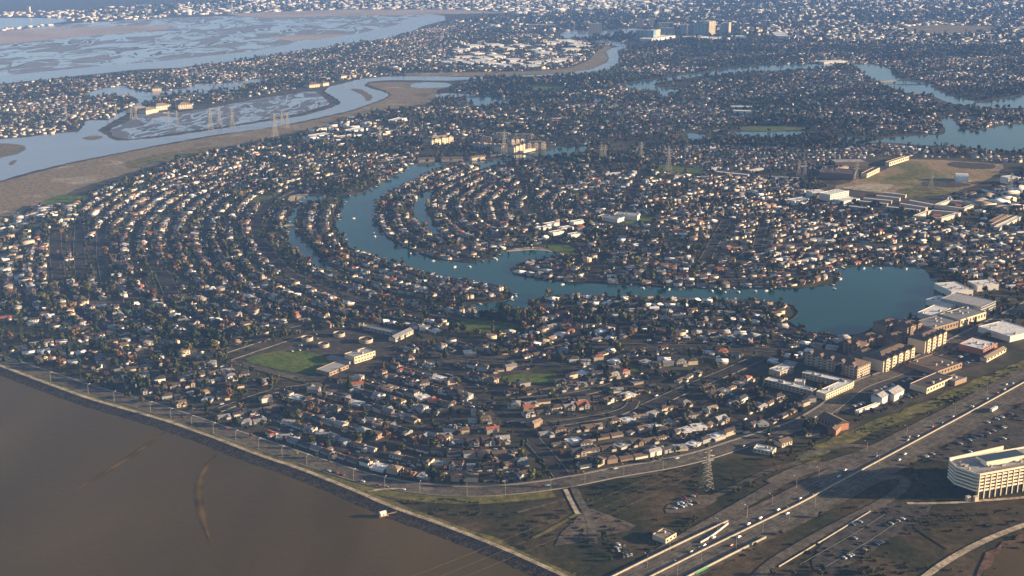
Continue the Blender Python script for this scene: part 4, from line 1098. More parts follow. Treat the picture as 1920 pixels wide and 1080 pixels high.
# the big concentric quarter left of the lagoon
zone([(760,290),(775,320),(690,362),(600,366),(545,372),(530,420),(545,470),(600,512),(700,548),(870,575),(900,605),(830,625),(740,620),(600,615),(430,660),(300,640),(120,605),(-80,585),(-80,430),(110,380),(330,302),(450,275),(600,245),(700,270)], A_REF, -1, -23, 54, 30, 'row outside the small channel', MIX_A, cross=420)
# pockets
zone([(1760,430),(1900,420),(1990,430),(1990,560),(1880,560),(1800,520),(1750,505)], None, 1, 0, 60, 8, 'row right of the lake', MIX_A, world_ref=dref(G(1740,545)[0], G(1740,545)[1], math.radians(15), 600))
zone([(1100,300),(1250,272),(1540,272),(1640,290),(1560,335),(1400,330),(1340,318),(1200,306)], None, 1, 0, 58, 8, 'row under the power lines', MIX_T, world_ref=dref(G(1080,318)[0], G(1080,318)[1], 0.05, 1200), far=True)
zone([(1560,272),(1640,272),(1720,276),(1900,286),(1990,300),(1990,330),(1890,306),(1700,294),(1600,290)], None, 1, 0, 58, 4, 'row by the upper lake', MIX_L, world_ref=dref(G(1540,300)[0], G(1540,300)[1], -0.03, 1000), far=True)
zone([(1775,215),(1830,212),(1920,206),(2000,205),(2000,224),(1870,234),(1820,244),(1795,232)], None, 1, 0, 50, 8, 'row on the upper lake island', MIX_L, world_ref=dref(G(1740,246)[0], G(1740,246)[1], 0.03, 800), far=True, gap=(1, 3))
# middle distance up to the haze
def far_zone(poly, ang, phrase, dens=.85, mix=MIX_A, S=54, gap=(1, 6), hs=.86):
    W = GP(poly); cx = sum(p[0] for p in W)/len(W); cy = sum(p[1] for p in W)/len(W)
    R_ = max(math.hypot(p[0]-cx, p[1]-cy) for p in W)
    c, s_ = math.cos(ang), math.sin(ang)
    x0, y0 = cx-c*R_+s_*R_, cy-s_*R_-c*R_
    base = np.stack([x0+np.arange(0, 2*R_, 12)*c, y0+np.arange(0, 2*R_, 12)*s_], axis=1)
    zone(poly, None, 1, 0, S, int(2*R_/S), phrase, mix, world_ref=base, far=True, dens=dens, gap=gap, hs=hs)
far_zone([(600,244),(640,226),(735,200),(860,200),(980,203),(1110,195),(1110,290),(1040,275),(930,262),(800,262),(780,302),(700,300),(640,250)], .25, 'row behind the cream apartments', .8)
far_zone([(1110,192),(1240,184),(1330,145),(1560,130),(1600,128),(1640,156),(1740,178),(1760,215),(1760,250),(1560,244),(1380,236),(1280,248),(1110,262)], -.2, 'row of the middle quarter', .8)
far_zone([(850,168),(880,150),(1110,142),(1160,130),(1165,160),(1240,184),(1110,190),(980,200),(860,180)], .1, 'row by the pond', .6)
far_zone([(1165,96),(1180,88),(1700,75),(2000,85),(2000,176),(1760,160),(1680,135),(1640,121),(1400,120),(1160,150),(1165,120)], .12, 'row of the far quarter', .75, S=58)
far_zone([(-100,165),(0,160),(145,146),(330,130),(560,94),(720,74),(800,52),(840,42),(1000,62),(1180,75),(1140,88),(1100,110),(1060,128),(880,138),(720,142),(600,158),(480,180),(400,196),(300,205),(240,200),(200,224),(155,224),(145,246),(0,260),(-100,262)], .3, 'row beyond the slough', .75, S=56, gap=(1.5, 6))

# fill what the concentric rows left empty with short straight rows
def filler(poly, ang, phrase, mix):
    W = GP(poly); cx = sum(p[0] for p in W)/len(W); cy = sum(p[1] for p in W)/len(W)
    R_ = max(math.hypot(p[0]-cx, p[1]-cy) for p in W); c, s_ = math.cos(ang), math.sin(ang)
    rid = 0
    for v in np.arange(-R_, R_, 17.0):
        rid += 1; u = -R_
        while u < R_:
            kind = random.choices(list(mix), list(mix.values()))[0]; hw = KIND_W[kind]*.86; u += hw
            x, y = cx+u*c-v*s_, cy+u*s_+v*c
            if pip_mask(W, np.array([x]), np.array([y]))[0] and free_rect(x, y, ang, hw-.8, 4.6):
                mark_rect(x, y, ang, hw-.3, 5.2)
                HOUSES.append(dict(kind=kind, x=x, y=y, rz=ang+random.choice((0, math.pi))+random.uniform(-.1, .1), row=(zi+20, rid), phrase=phrase, far=False, hs=.86))
            u += hw+random.uniform(.5, 3)
for P_, a_ in (([(1130,318),(1330,330),(1480,335),(1530,380),(1570,372),(1720,420),(1800,425),(1900,430),(1870,500),(1740,500),(1570,505),(1300,545),(960,525),(955,480),(1045,455)], .12), ([(1000,560),(1500,570),(1490,610),(1620,640),(1500,690),(1430,700),(1400,690),(1250,690),(1430,745),(1600,752),(1560,800),(1500,848),(1400,840),(1240,880),(1060,905),(900,925),(760,912),(600,860),(480,815),(520,770),(640,700),(900,640)], .2), ([(700,300),(1095,298),(1120,330),(1100,400),(1020,455),(935,478),(720,440)], .3), ([(-80,430),(300,330),(520,380),(540,470),(700,560),(430,665),(0,600)], .3)):
    zi += 1; filler(P_, a_, 'infill row', MIX_A)

far_zone([(1775,372),(1890,345),(1930,320),(1990,310),(1990,400),(1900,400),(1850,412),(1800,402)], .3, 'row right of the dry field', .45)
# ------------------------------------------------------------------ tree shapes
TREEC = {'dark green': (.028,.040,.014), 'olive': (.065,.062,.020), 'reddish brown': (.13,.075,.04), 'yellow green': (.10,.10,.022), 'blue green': (.022,.038,.024)}
TM = {}
for k, c in TREEC.items():
    m, nt, b = new_mat('foliage_' + k.replace(' ', '_'))
    noise_mix(nt, b, [tuple(q*.55 for q in c), c, tuple(q*1.5 for q in c)], .6, pos=(.3, .7))
    b.inputs['Roughness'].default_value = .8; b.inputs['Specular IOR Level'].default_value = .15
    TM[k] = m
m_bark = M('bark', (.09,.065,.045), .95, .3, 2.0)
def crown(mb, shape, n, s, rnd, k=0):
    lobes = []
    if shape == 'round':
        for i in range(8):
            a = rnd.uniform(0, 6.28); r = rnd.uniform(0, 2.3)
            lobes.append((r*math.cos(a), r*math.sin(a), rnd.uniform(3.4, 6.4), rnd.uniform(1.3, 2.2)))
        lobes.append((0, 0, 5.6, 2.5))
    elif shape == 'tall':
        for i in range(8):
            z = 2 + i*1.15; lobes.append((rnd.uniform(-.3, .3), rnd.uniform(-.3, .3), z, 1.35-.09*i if i > 2 else 1.2))
    elif shape == 'cone':
        for i in range(7):
            z = 2 + i*1.1; lobes.append((rnd.uniform(-.3, .3), rnd.uniform(-.3, .3), z, 2.3-.28*i))
    else:
        for i in range(6):
            a = i*1.05+rnd.uniform(0, .5); r = rnd.uniform(1.4, 3.2)
            lobes.append((r*math.cos(a), r*math.sin(a), rnd.uniform(3.2, 5), rnd.uniform(1.0, 1.8)))
        lobes.append((0, 0, 4.6, 1.9))
    wts = [l[3]**2 for l in lobes]
    for i in range(n):
        l = rnd.choices(lobes, wts)[0]
        d = Vector((rnd.gauss(0, 1), rnd.gauss(0, 1), rnd.gauss(0, 1))).normalized()
        p = Vector(l[:3]) + d*l[3]*rnd.uniform(.55, 1.08)
        p.z = max(p.z, 1.2)
        nrm = (d + Vector((rnd.gauss(0, .5), rnd.gauss(0, .5), rnd.gauss(0, .5)))).normalized()
        u = nrm.orthogonal().normalized(); w = nrm.cross(u)
        a = rnd.uniform(0, 3.14); u2 = u*math.cos(a)+w*math.sin(a); w2 = nrm.cross(u2)
        sz = s*rnd.uniform(.6, 1.3)
        mb.quad(*[tuple(p+u2*x*sz+w2*y*sz) for x, y in ((-1,-.7),(.8,-.9),(1,.8),(-.7,1))], k)
def trunk(mb, shape, k=1):
    top = {'round': 5.2, 'tall': 8, 'cone': 7.5, 'spread': 4.4}[shape]
    mb.beam((0,0,0), (.1,.05,top*.55), .32, k, .2, 6); mb.beam((.1,.05,top*.55), (0,0,top), .2, k, .07, 6)
    if shape in ('round', 'spread'):
        for a in (0.3, 2.2, 4.1, 5.4):
            mb.beam((.1,.05,top*.45), (2*math.cos(a), 2*math.sin(a), top*.85), .13, k, .05, 5)
SHAPES = ['round', 'spread', 'tall', 'cone']
TT = {}
for sh in SHAPES:
    for v in range(3):
        for lod, (n, s) in enumerate(((90, .95), (38, 1.35), (14, 2.1))):
            mb = MB(); rr = random.Random(v*10+lod+len(sh)); crown(mb, sh, n, s*(.75 if sh == 'tall' else 1), rr)
            if lod == 0: trunk(mb, sh)
            TT[sh, v, lod] = template(mb)
def place_tree(x, y, sc, rz, sh, col, v):
    root = bpy.data.objects.new('tree', None); root.location = (x, y, .05); root.rotation_euler = (0, 0, rz); root.scale = (sc, sc, sc); COL.objects.link(root)
    def mkc():
        mb = MB(); crown(mb, sh, 300, .62*(.8 if sh == 'tall' else 1), random.Random(v*7+len(sh))); return mb.mesh('crown', [TM[col]])
    def mkt():
        mb = MB(); trunk(mb, sh, 0); return mb.mesh('trunk', [m_bark])
    link('crown', shared(('crown', sh, v, col), mkc), root)
    link('trunk', shared(('trunk', sh), mkt), root)
    return root
TREES = []     # x, y, scale, shape, colour, context
def add_tree(x, y, sc=None, sh=None, col=None, ctx=None):
    sh = sh or random.choices(SHAPES, [5, 3, 1, 1.3])[0]
    col = col or random.choices(list(TREEC), [5, 4.5, 2.2, 1.2, 2])[0]
    if sh == 'cone' and col == 'reddish brown': col = 'dark green'
    sc = sc or random.uniform(.65, 1.35)
    TREES.append((x, y, sc, sh, col, ctx))
def tree_fill(poly, density, ok=(0,), sc=(.65, 1.35), col=None, sh=None):
    W = GP(poly); xs = [p[0] for p in W]; ys = [p[1] for p in W]
    x0, x1, y0, y1 = min(xs), max(xs), min(ys), max(ys)
    n = int((x1-x0)*(y1-y0)*density/10000)
    X = rng.uniform(x0, x1, n); Y = rng.uniform(y0, y1, n)
    m = pip_mask(W, X, Y)
    for x, y in zip(X[m], Y[m]):
        q = nz(x, y)
        if occ(x, y) in ok and random.random() < .75-.28*q:
            add_tree(x, y, random.uniform(*sc)*(1.12-.18*q), sh, col)
FC = [(760,290),(1000,300),(1120,320),(1250,300),(1330,330),(1540,340),(1560,370),(1800,420),(1990,420),(1990,560),(1860,640),(1600,720),(1560,790),(1500,845),(1380,850),(1240,880),(1060,910),(900,930),(794,925),(653,893),(480,830),(280,765),(80,703),(-80,650),(-80,430),(110,380),(330,302),(600,245),(700,270)]
tree_fill([(1780,368),(1890,345),(1930,312),(1990,305),(1990,430),(1850,425),(1790,400)], 55)
tree_fill(FC, 66, sc=(.35, .85))
tree_fill(FC, 24, sc=(.85, 1.5))
tree_fill(FC, 14, ok=(2,), sc=(.5, .9))
MIDP = [(600,244),(640,226),(735,180),(850,168),(880,150),(1110,142),(1180,88),(2000,85),(2000,300),(1600,290),(1540,340),(1330,330),(1250,300),(1120,320),(1000,300),(760,290),(700,270)]
tree_fill(MIDP, 36, sc=(.6, 1.3))
tree_fill([(-100,165),(0,160),(145,146),(330,130),(560,94),(720,74),(800,52),(840,42),(1000,62),(1180,75),(1140,88),(1100,110),(1060,128),(880,138),(720,142),(600,158),(480,180),(400,196),(300,205),(240,200),(200,224),(155,224),(145,246),(0,260),(-100,262)], 32, sc=(.6, 1.3))
# belts of dense trees
for poly, dn, s0 in [([(1230,262),(1380,262),(1540,258),(1640,264),(1660,275),(1560,283),(1380,278),(1240,275)], 90, (1, 1.7)), ([(640,262),(780,262),(940,285),(905,300),(780,300),(700,285)], 50, (.9, 1.4)), ([(1000,300),(1100,290),(1250,275),(1250,300),(1110,312)], 70, (1, 1.5)), ([(940,590),(1000,575),(1010,600),(960,615),(900,608)], 70, (1.2, 1.9)), ([(1755,505),(1790,500),(1800,540),(1775,545)], 70, (1, 1.5)), ([(1740,560),(1790,560),(1870,600),(1900,560),(1860,520),(1790,520)], 25, (1, 1.5)), ([(1260,350),(1345,345),(1350,400),(1240,400)], 22, (1.2, 2.0)), ([(1860,590),(1990,560),(1990,620),(1880,640)], 40, (.9, 1.4)), ([(880,150),(1000,146),(1110,142),(1165,150),(1120,185),(980,190),(870,178)], 35, (1, 1.6)), ([(1180,80),(1500,78),(1700,85),(1990,95),(1990,110),(1500,100),(1180,92)], 30, (1, 1.7)), ([(1380,185),(1760,195),(1760,240),(1380,235)], 18, (1, 1.6))]:
    tree_fill(poly, dn, sc=s0)
for px_, py_, s_ in [(1238,338,1.7),(1246,352,1.8),(1330,345,1.9),(1338,352,2),(1342,372,2),(1345,360,1.7),(1225,385,1.8),(1236,392,1.7),(1240,380,1.9),(1292,398,1.8),(1275,366,1.6),(1232,362,1.6)]:
    add_tree(*G(px_, py_), s_, 'tall', 'reddish brown')
# shrubs along the freeway verge
for pts, n, s0 in [([(1395,1034),(1440,1005),(1490,981),(1530,963)], 70, (.35, .7)), ([(1378,922),(1410,902),(1440,888),(1475,876)], 55, (.3, .6)), ([(1560,875),(1660,820),(1780,760),(1880,715)], 44, (.3, .65)), ([(1250,1000),(1330,975),(1350,960)], 12, (.3, .5)), ([(1160,880),(1300,850),(1400,855)], 8, (.3, .5)), ([(1125,1010),(1165,1040),(1140,1062)], 9, (.5, .9)), ([(1330,965),(1290,985)], 6, (.3, .5)), ([(1795,905),(1830,945)], 3, (.4, .6)), ([(1640,900),(1700,870),(1740,880)], 6, (.4, .7)), ([(1690,985),(1800,975),(1900,960)], 14, (.25, .45)), ([(1560,810),(1700,755),(1790,715)], 14, (.5, .9)), ([(1410,870),(1500,850),(1560,810)], 12, (.4, .8)), ([(1430,1075),(1560,1078),(1640,1070)], 9, (.5, .8))]:
    P = resample(GP(pts), 2)
    for _ in range(n):
        p = P[random.randrange(len(P))]
        x, y = p[0]+random.gauss(0, 3), p[1]+random.gauss(0, 3)
        if occ(x, y) in (0, 3, 255):
            add_tree(x, y, random.uniform(*s0), random.choice(('round', 'spread')), random.choice(('dark green', 'olive', 'olive')), 'verge')

# ------------------------------------------------------------------ choose finishes, label and build the houses
def in_frame(x, y, m=15):
    px_, py_ = to_px(x, y)
    return -m < px_ < 1920+m and -m < py_ < 1080+m
rowsd = {}
for h in HOUSES:
    h['px'] = to_px(h['x'], h['y'])
    flat = h['kind'] == 'flat'
    h['wc'] = random.choices(['white', 'cream', 'beige', 'grey', 'tan', 'blue grey'], [3, 3.5, 4, 3, 3, 1])[0]
    if flat:
        h['rc'] = random.choices(['white', 'pale grey', 'grey', 'tan'], [6, 4, 2, 1])[0]
    else:
        h['rc'] = random.choices(['dark brown', 'brown', 'grey', 'charcoal', 'terracotta', 'pale grey', 'tan', 'white'], [6, 5, 3, 4, 1.2, .8, 1.2, .4])[0]
    h['mir'] = random.random() < .5
    if in_frame(h['x'], h['y'], 5):
        rowsd.setdefault(h['row'], []).append(h)
rownum = {}
for z in sorted({r[0] for r in rowsd}):
    for i, r in enumerate(sorted(r for r in rowsd if r[0] == z)):
        rownum[r] = i
for r, hs_ in rowsd.items():
    hs_.sort(key=lambda h: h['px'][0])
    for i, h in enumerate(hs_):
        h['nth'] = i
        h['where'] = '%s in the %s %s' % (nth(i), ORD[rownum[r]], h['phrase'])
vis = sorted((h for h in HOUSES if 'nth' in h), key=lambda h: h['x']**2+h['y']**2)
IND = vis[:300]
for h in IND:
    o = place_house(h['kind'], h['wc'], h['rc'], h['x'], h['y'], h['rz'], h['mir'], h['hs'])
    kt = KIND_TXT[h['kind']]
    ln = kt.replace(' house', '') + ' house' if False else kt
    tag(o, '%s %s, %s-roofed, %s' % (h['wc'], {'ranch': 'gabled bungalow', 'hip': 'hipped villa', 'flat': 'flat-topped bungalow', 'cross': 'two-gabled villa', 'ell': 'L-shaped bungalow', 'town': 'townhouse'}[h['kind']], h['rc'], h['where']), 'house', 'detached houses of the lagoon suburb')
    h['ind'] = 1
acc = Acc()
for h in HOUSES:
    if 'ind' in h: continue
    lod = 0 if h['y'] < 1900 and 'nth' in h else 1
    pal = [WALLC[h['wc']], ROOFC[h['rc']], (.03,.04,.05), (.5,.47,.42), (.24,.12,.08)]
    put(acc, HT[h['kind'], lod], h['x'], h['y'], .05, h['rz'], ((-1 if h['mir'] else 1)*h['hs'], h['hs'], h['hs']*random.uniform(.95, 1.1)), pal)
fm = face_mat('house_paint', .8, .16, .35)
struct('distant_houses', acc.mesh('distant_houses', fm), 'stuff', 'many small pale-walled houses filling the suburb beyond the nearest streets')
# sheds, low roofs and sparse blocks in the farthest industrial plain
acc = Acc()
bx = MB(); bx.box(-.5, .5, -.5, .5, 0, 1, 0, False, 1); BX = template(bx)
def far_fill(poly, n, smin, smax, hmin, hmax, white=.6, ang=.1):
    W = GP(poly); xs = [p[0] for p in W]; ys = [p[1] for p in W]
    k = 0; t = 0
    while k < n and t < n*8:
        t += 1
        x, y = random.uniform(min(xs), max(xs)), random.uniform(min(ys), max(ys))
        if not pip_mask(W, np.array([x]), np.array([y]))[0] or occ(x, y) in (1, 3, 4): continue
        k += 1
        L, D_, hh = random.uniform(smin, smax), random.uniform(smin, smax)*.7, random.uniform(hmin, hmax)
        if occ(x, y) != 255: mark_rect(x, y, ang, L/2, D_/2)
        wc = WALLC[random.choice(('white', 'cream', 'cream', 'beige'))]
        rc = (.72,.71,.70) if random.random() < white else ROOFC[random.choice(('grey', 'pale grey', 'brown', 'tan', 'pale grey'))]
        put(acc, BX, x, y, 0, ang+random.uniform(-.08, .08), (L, D_, hh), [wc, rc])
far_fill([(840,40),(1000,30),(1500,20),(2000,20),(2000,76),(1700,76),(1400,60),(1180,50),(1040,60),(960,60)], 1100, 12, 42, 4, 8, .5)
far_fill([(300,30),(500,6),(2100,-12),(2100,22),(1500,22),(1000,30),(860,18),(640,18),(420,26)], 2600, 14, 60, 4, 9, .6)
far_fill([(200,14),(700,-10),(1300,-14),(1300,22),(860,17),(500,18),(300,26)], 1200, 16, 66, 4, 9, .7)
far_fill([(-200,30),(50,22),(300,14),(320,30),(250,40),(130,44),(125,34),(0,31),(-200,31)], 260, 12, 36, 4, 8, .5)
far_fill([(-100,58),(130,44),(210,40),(200,48),(60,60),(-50,66)], 60, 12, 34, 4, 8, .5)
far_fill([(1380,60),(2000,30),(2000,80),(1500,78)], 500, 14, 34, 5, 9, .35)
far_fill([(860,80),(1040,66),(1130,80),(1090,112),(1040,130),(840,134),(700,134)], 120, 16, 40, 5, 9, .5)
far_fill([(1790,372),(1890,350),(1960,320),(1990,330),(1990,390),(1880,400)], 26, 14, 40, 4, 9, .4, .3)
far_fill([(600,240),(700,232),(740,262),(640,280),(560,265)], 34, 18, 40, 5, 8, .5)
far_fill([(30,405),(70,385),(168,385),(165,408),(100,425),(30,430)], 26, 12, 28, 4, 6, .4, .25)
far_fill([(0,430),(70,430),(60,540),(0,540)], 14, 12, 26, 4, 7, .25, .3)
struct('distant_sheds', acc.mesh('distant_sheds', face_mat('shed_paint', .8, .12, .05)), 'stuff', 'pale warehouses and low roofs scattered over the hazy plain')
tree_fill([(840,40),(1500,-10),(2000,-14),(2000,88),(1180,80),(1000,62)], 6, sc=(1.2, 2.4))
tree_fill([(150,20),(500,0),(1500,-14),(1500,20),(860,18),(420,26),(200,34)], 3, sc=(1.4, 2.6))
# ------------------------------------------------------------------ trees: nearest ones singly, the rest as cover
hx = np.array([[h['x'], h['y']] for h in vis])
cand = [t for t in TREES if in_frame(t[0], t[1], 4)]
cand.sort(key=lambda t: (t[0]**2+t[1]**2)/max(.5, t[2])**.7)
labs = {}
TN = {'dark green': 'dark', 'olive': 'olive', 'reddish brown': 'rusty', 'yellow green': 'yellowish', 'blue green': 'bluish'}
ti = set(id(t) for t in cand[:300])
sizes = lambda s: 'small' if s < .6 else 'medium' if s < 1 else 'large' if s < 1.25 else 'very large'
vorder = {}
for t in cand[:300]:
    x, y, sc, sh, col, ctx = t
    v = random.randrange(3)
    o = place_tree(x, y, sc, random.uniform(0, 6.28), sh, col, v)
    px_, py_ = to_px(x, y)
    j = int(np.argmin(((hx-np.array((x, y)))**2).sum(1))); h = vis[j]; d = math.hypot(h['x']-x, h['y']-y)
    shape = {'round': 'round', 'tall': 'slender', 'cone': 'pointed', 'spread': 'spreading'}[sh]
    if ctx == 'verge' or d > 45 or 'nth' not in h:
        vorder[('v',)] = vorder.get(('v',), 0)
        rank = sorted([to_px(q[0], q[1])[0] for q in cand[:300] if q[5] == 'verge' or True]).index(px_)
        lb = '%s %s %s %s, %s of the scrub plants along the freeway and shore' % (sizes(sc), col, shape, 'shrub' if sc < .7 else 'tree', nth(rank)) if False else None
        rk = labs.setdefault('verge', []); rk.append((px_, o, sc, col, shape))
    else:
        hp = h['px']
        rel = ('left of' if px_ < hp[0] else 'right of') if abs(px_-hp[0]) > abs(py_-hp[1])*1.5 else ('behind' if py_ < hp[1] else 'before')
        lb = '%s tree %s the house %s' % (TN[col], rel, h['where'])
        labs.setdefault(lb, []).append((sc, o, sh))
for lb, L in labs.items():
    if lb == 'verge':
        L.sort(key=lambda q: q[0])
        for i, (p, o, sc, col, shape) in enumerate(L):
            tag(o, '%s %s %s among the freeway verge plants, %s counted from the left' % (col, shape, 'shrub' if sc < .7 else 'tree', nth(i)), 'shrub' if sc < .7 else 'tree', 'trees and shrubs of the suburb')
            if sc < .7: o.name = 'shrub'
        continue
    L.sort(key=lambda q: q[0])
    for i, (sc, o, sh) in enumerate(L):
        pre = '' if len(L) == 1 else ('smallest ' if i == 0 else 'largest ' if i == len(L)-1 else 'mid-sized ' if i == 1 else 'second-largest ')
        tag(o, pre+lb, 'tree', 'trees and shrubs of the suburb')
acc = Acc()
for t in TREES:
    if id(t) in ti: continue
    x, y, sc, sh, col, ctx = t
    lod = 0 if y < 1750 else 1 if y < 3000 else 2
    c = np.array(TREEC[col])*random.uniform(.7, 1.35)
    put(acc, TT[sh, random.randrange(3), lod], x, y, 0, random.uniform(0, 6.28), sc*(1 if lod < 2 else 1.1), [tuple(c), (.09,.065,.045)])
struct('distant_trees', acc.mesh('distant_trees', face_mat('foliage_far', .85, .35, .5)), 'stuff', 'dark tree cover between the houses beyond the nearest streets')

acc = Acc()
SB = GP([(715,938),(794,934),(984,930),(1153,899),(1322,868),(1470,845),(1560,825),(1700,770),(1860,700),(1990,660),(2100,900),(1900,1090),(1120,1130),(1040,1078),(938,1024),(822,980)])
sxx = [p[0] for p in SB]; syy = [p[1] for p in SB]
X = rng.uniform(min(sxx), max(sxx), 9000); Y = rng.uniform(min(syy), max(syy), 9000)
mm = pip_mask(SB, X, Y)
for x, y in zip(X[mm], Y[mm]):
    if occ(x, y) == 3 and math.sin(x*.045+math.sin(y*.03)*2)+math.sin(y*.06+x*.02) > .1+random.gauss(0, .5):
        c = np.array(random.choice([(.03,.038,.012), (.055,.05,.02), (.075,.055,.028), (.045,.05,.015)]))
        s_ = random.uniform(.12, .34)
        put(acc, TT['spread', random.randrange(3), 2], x, y, -.1, random.uniform(0, 6.28), (s_*1.3, s_*1.3, s_*.8), [tuple(c), tuple(c)])
struct('scrub', acc.mesh('scrub', MC['foliage_far']), 'stuff', 'low dry scrub bushes dotted over the rough ground beside the freeway')
# ------------------------------------------------------------------ cars
CARC = {'white': (.75,.75,.74), 'silver': (.45,.46,.47), 'black': (.02,.02,.022), 'red': (.35,.03,.02), 'blue': (.04,.08,.2), 'grey': (.16,.16,.17), 'tan': (.35,.29,.2)}
m_tyre = M('tyre_rubber', (.02,.02,.02), .9)
CM = {}
for k, c in CARC.items():
    m, nt, b = new_mat('paint_' + k); b.inputs['Base Color'].default_value = (*c, 1); b.inputs['Roughness'].default_value = .3; b.inputs['Metallic'].default_value = .2; b.inputs['Coat Weight'].default_value = .5
    CM[k] = m
def car_body():
    mb = MB()
    prof = [(-2.25,.35),(-2.25,.75),(-2.05,.95),(-1.5,1.0),(-.9,1.42),(.6,1.45),(1.3,1.0),(2.1,.85),(2.28,.6),(2.25,.35)]
    n = len(prof)
    for sgn in (-1, 1):
        mb.v += [(x, sgn*(.88 if z < 1.05 else .68), z) for x, z in prof]
    mb.f.append(tuple(range(n))); mb.c.append(0); mb.f.append(tuple(range(2*n-1, n-1, -1))); mb.c.append(0)
    for i in range(n):
        j = (i+1) % n; mb.f.append((i, j, n+j, n+i)); mb.c.append(0)
    return mb
def car_glass():
    g = MB()
    g.quad((-1.42,-.7,1.06), (-.92,-.6,1.42), (-.92,.6,1.42), (-1.42,.7,1.06)); g.quad((.64,-.6,1.45), (1.26,-.7,1.05), (1.26,.7,1.05), (.64,.6,1.45))
    for s_ in (-1, 1): g.quad((-1.3,s_*.87,1.0), (1.1,s_*.87,1.0), (.55,s_*.73,1.38), (-.85,s_*.73,1.38))
    return g
def wheel():
    w = MB(); w.beam((0,-.1,0), (0,.1,0), .33, 0, None, 10); return w
def place_car(x, y, rz, col, z=.6, kind='car'):
    root = link(kind, shared(('car', col), lambda: car_body().mesh('car', [CM[col]])), None, (x, y, z), rz)
    link('windows', shared(('cg',), lambda: car_glass().mesh('windows', [m_glass])), root)
    for wx in (-1.4, 1.4):
        for wy in (-.82, .82):
            link('wheel', shared(('wh',), lambda: wheel().mesh('wheel', [m_tyre])), root, (wx, wy, .33))
    return root
def place_truck(x, y, rz, col, L, label, z=.8):
    root = bpy.data.objects.new('truck', None); root.location = (x, y, z); root.rotation_euler = (0, 0, rz); COL.objects.link(root)
    tag(root, label, 'truck')
    b = MB(); b.box(-L/2, L/2-2.6, -1.25, 1.25, 1.0, 3.9, 0, True); link('cargo_box', b.mesh('cargo_box', [CM[col]]), root)
    c = MB(); c.prism([(L/2-2.3,-1.2), (L/2-.2,-1.15), (L/2-.2,1.15), (L/2-2.3,1.2)], .6, 2.9); ca = link('cab', c.mesh('cab', [CM['blue']]), root)
    g = MB(); g.box(L/2-.2, L/2-.14, -1, 1, 1.7, 2.6); link('windscreen', g.mesh('windscreen', [m_glass]), ca)
    for wx in (-L/2+1.2, -L/2+2.4, L/2-1.4):
        for wy in (-1.1, 1.1):
            w = shared(('tw',), lambda: (lambda q: (q.beam((0,-.14,0), (0,.14,0), .5, 0, None, 10), q)[1])(MB()).mesh('wheel', [m_tyre])); link('wheel', w, root, (wx, wy, .5))
    return root
fdir = lambda P, x, y: (lambda i: math.atan2(*(P[min(i+1, len(P)-1)]-P[max(i-1, 0)])[::-1]))(int(np.argmin(((P-np.array((x, y)))**2).sum(1))))
FC_ = [(1581,884,'white'),(1577,892,'white'),(1499,936,'silver'),(1470,958,'white'),(1473,963,'white'),(1428,971,'white'),(1410,985,'white'),(1339,1008,'white'),(1331,1024,'silver'),(1372,1023,'red'),(1693,854,'white'),(1688,862,'white'),(1698,828,'silver'),(1706,819,'grey'),(1722,819,'silver'),(1750,800,'red'),(1764,795,'blue'),(1790,780,'silver'),(1822,762,'white'),(1830,765,'silver'),(1858,748,'silver'),(1886,722,'white'),(1888,731,'white'),(1902,718,'silver'),(1300,1040,'grey'),(1385,1003,'white'),(1545,905,'grey'),(1640,858,'blue'),(1870,738,'red'),(1560,922,'grey')]
FC_.sort()
for i, (a, b, c) in enumerate(FC_):
    x, y = G(a, b, .8); d = fdir(fw, x, y)
    i_ = int(np.argmin(((fw-np.array((x, y)))**2).sum(1))); side = (np.array((x, y))-fw[i_]) @ normals(fw)[i_]
    side = max(-13, min(13, side)); side = math.copysign(max(4.8, abs(side)), side)
    p = fw[i_]+normals(fw)[i_]*side
    o = place_car(p[0], p[1], d+(math.pi if side > 0 else 0), c, .8)
    tag(o, '%s car driving on the freeway, %s of the freeway cars counted from the left' % (c, nth(i)), 'car', 'cars on the freeway')
for a, b, L, lb in [(1864,770,15,'long white lorry on the freeway near the right edge of the photo'), (1607,1049,8,'x')][:1]:
    x, y = G(a, b, .8); place_truck(x, y, fdir(fw, x, y), 'white', L, lb)
SR = [(615,884),(621,885),(626,886),(647,893),(683,907),(708,914),(716,916),(722,918),(759,923),(1010,914),(1020,913),(1136,902),(1142,901),(1345,861),(1395,838),(1412,822),(1445,815),(1160,878),(1255,863),(1265,862),(424,802),(1490,802),(1530,783)]
for i, (a, b) in enumerate(sorted(SR)):
    x, y = G(a, b); i_ = int(np.argmin(((br-np.array((x, y)))**2).sum(1))); side = (np.array((x, y))-br[i_]) @ normals(br)[i_]
    side = max(-7, min(7, side)); p = br[i_]+normals(br)[i_]*side; c = random.choice(['white', 'silver', 'black', 'grey', 'white', 'red'])
    tag(place_car(p[0], p[1], fdir(br, x, y), c, .6), '%s car on the shore road, %s from the left along that road' % (c, nth(i)), 'car', 'cars on the shore road')
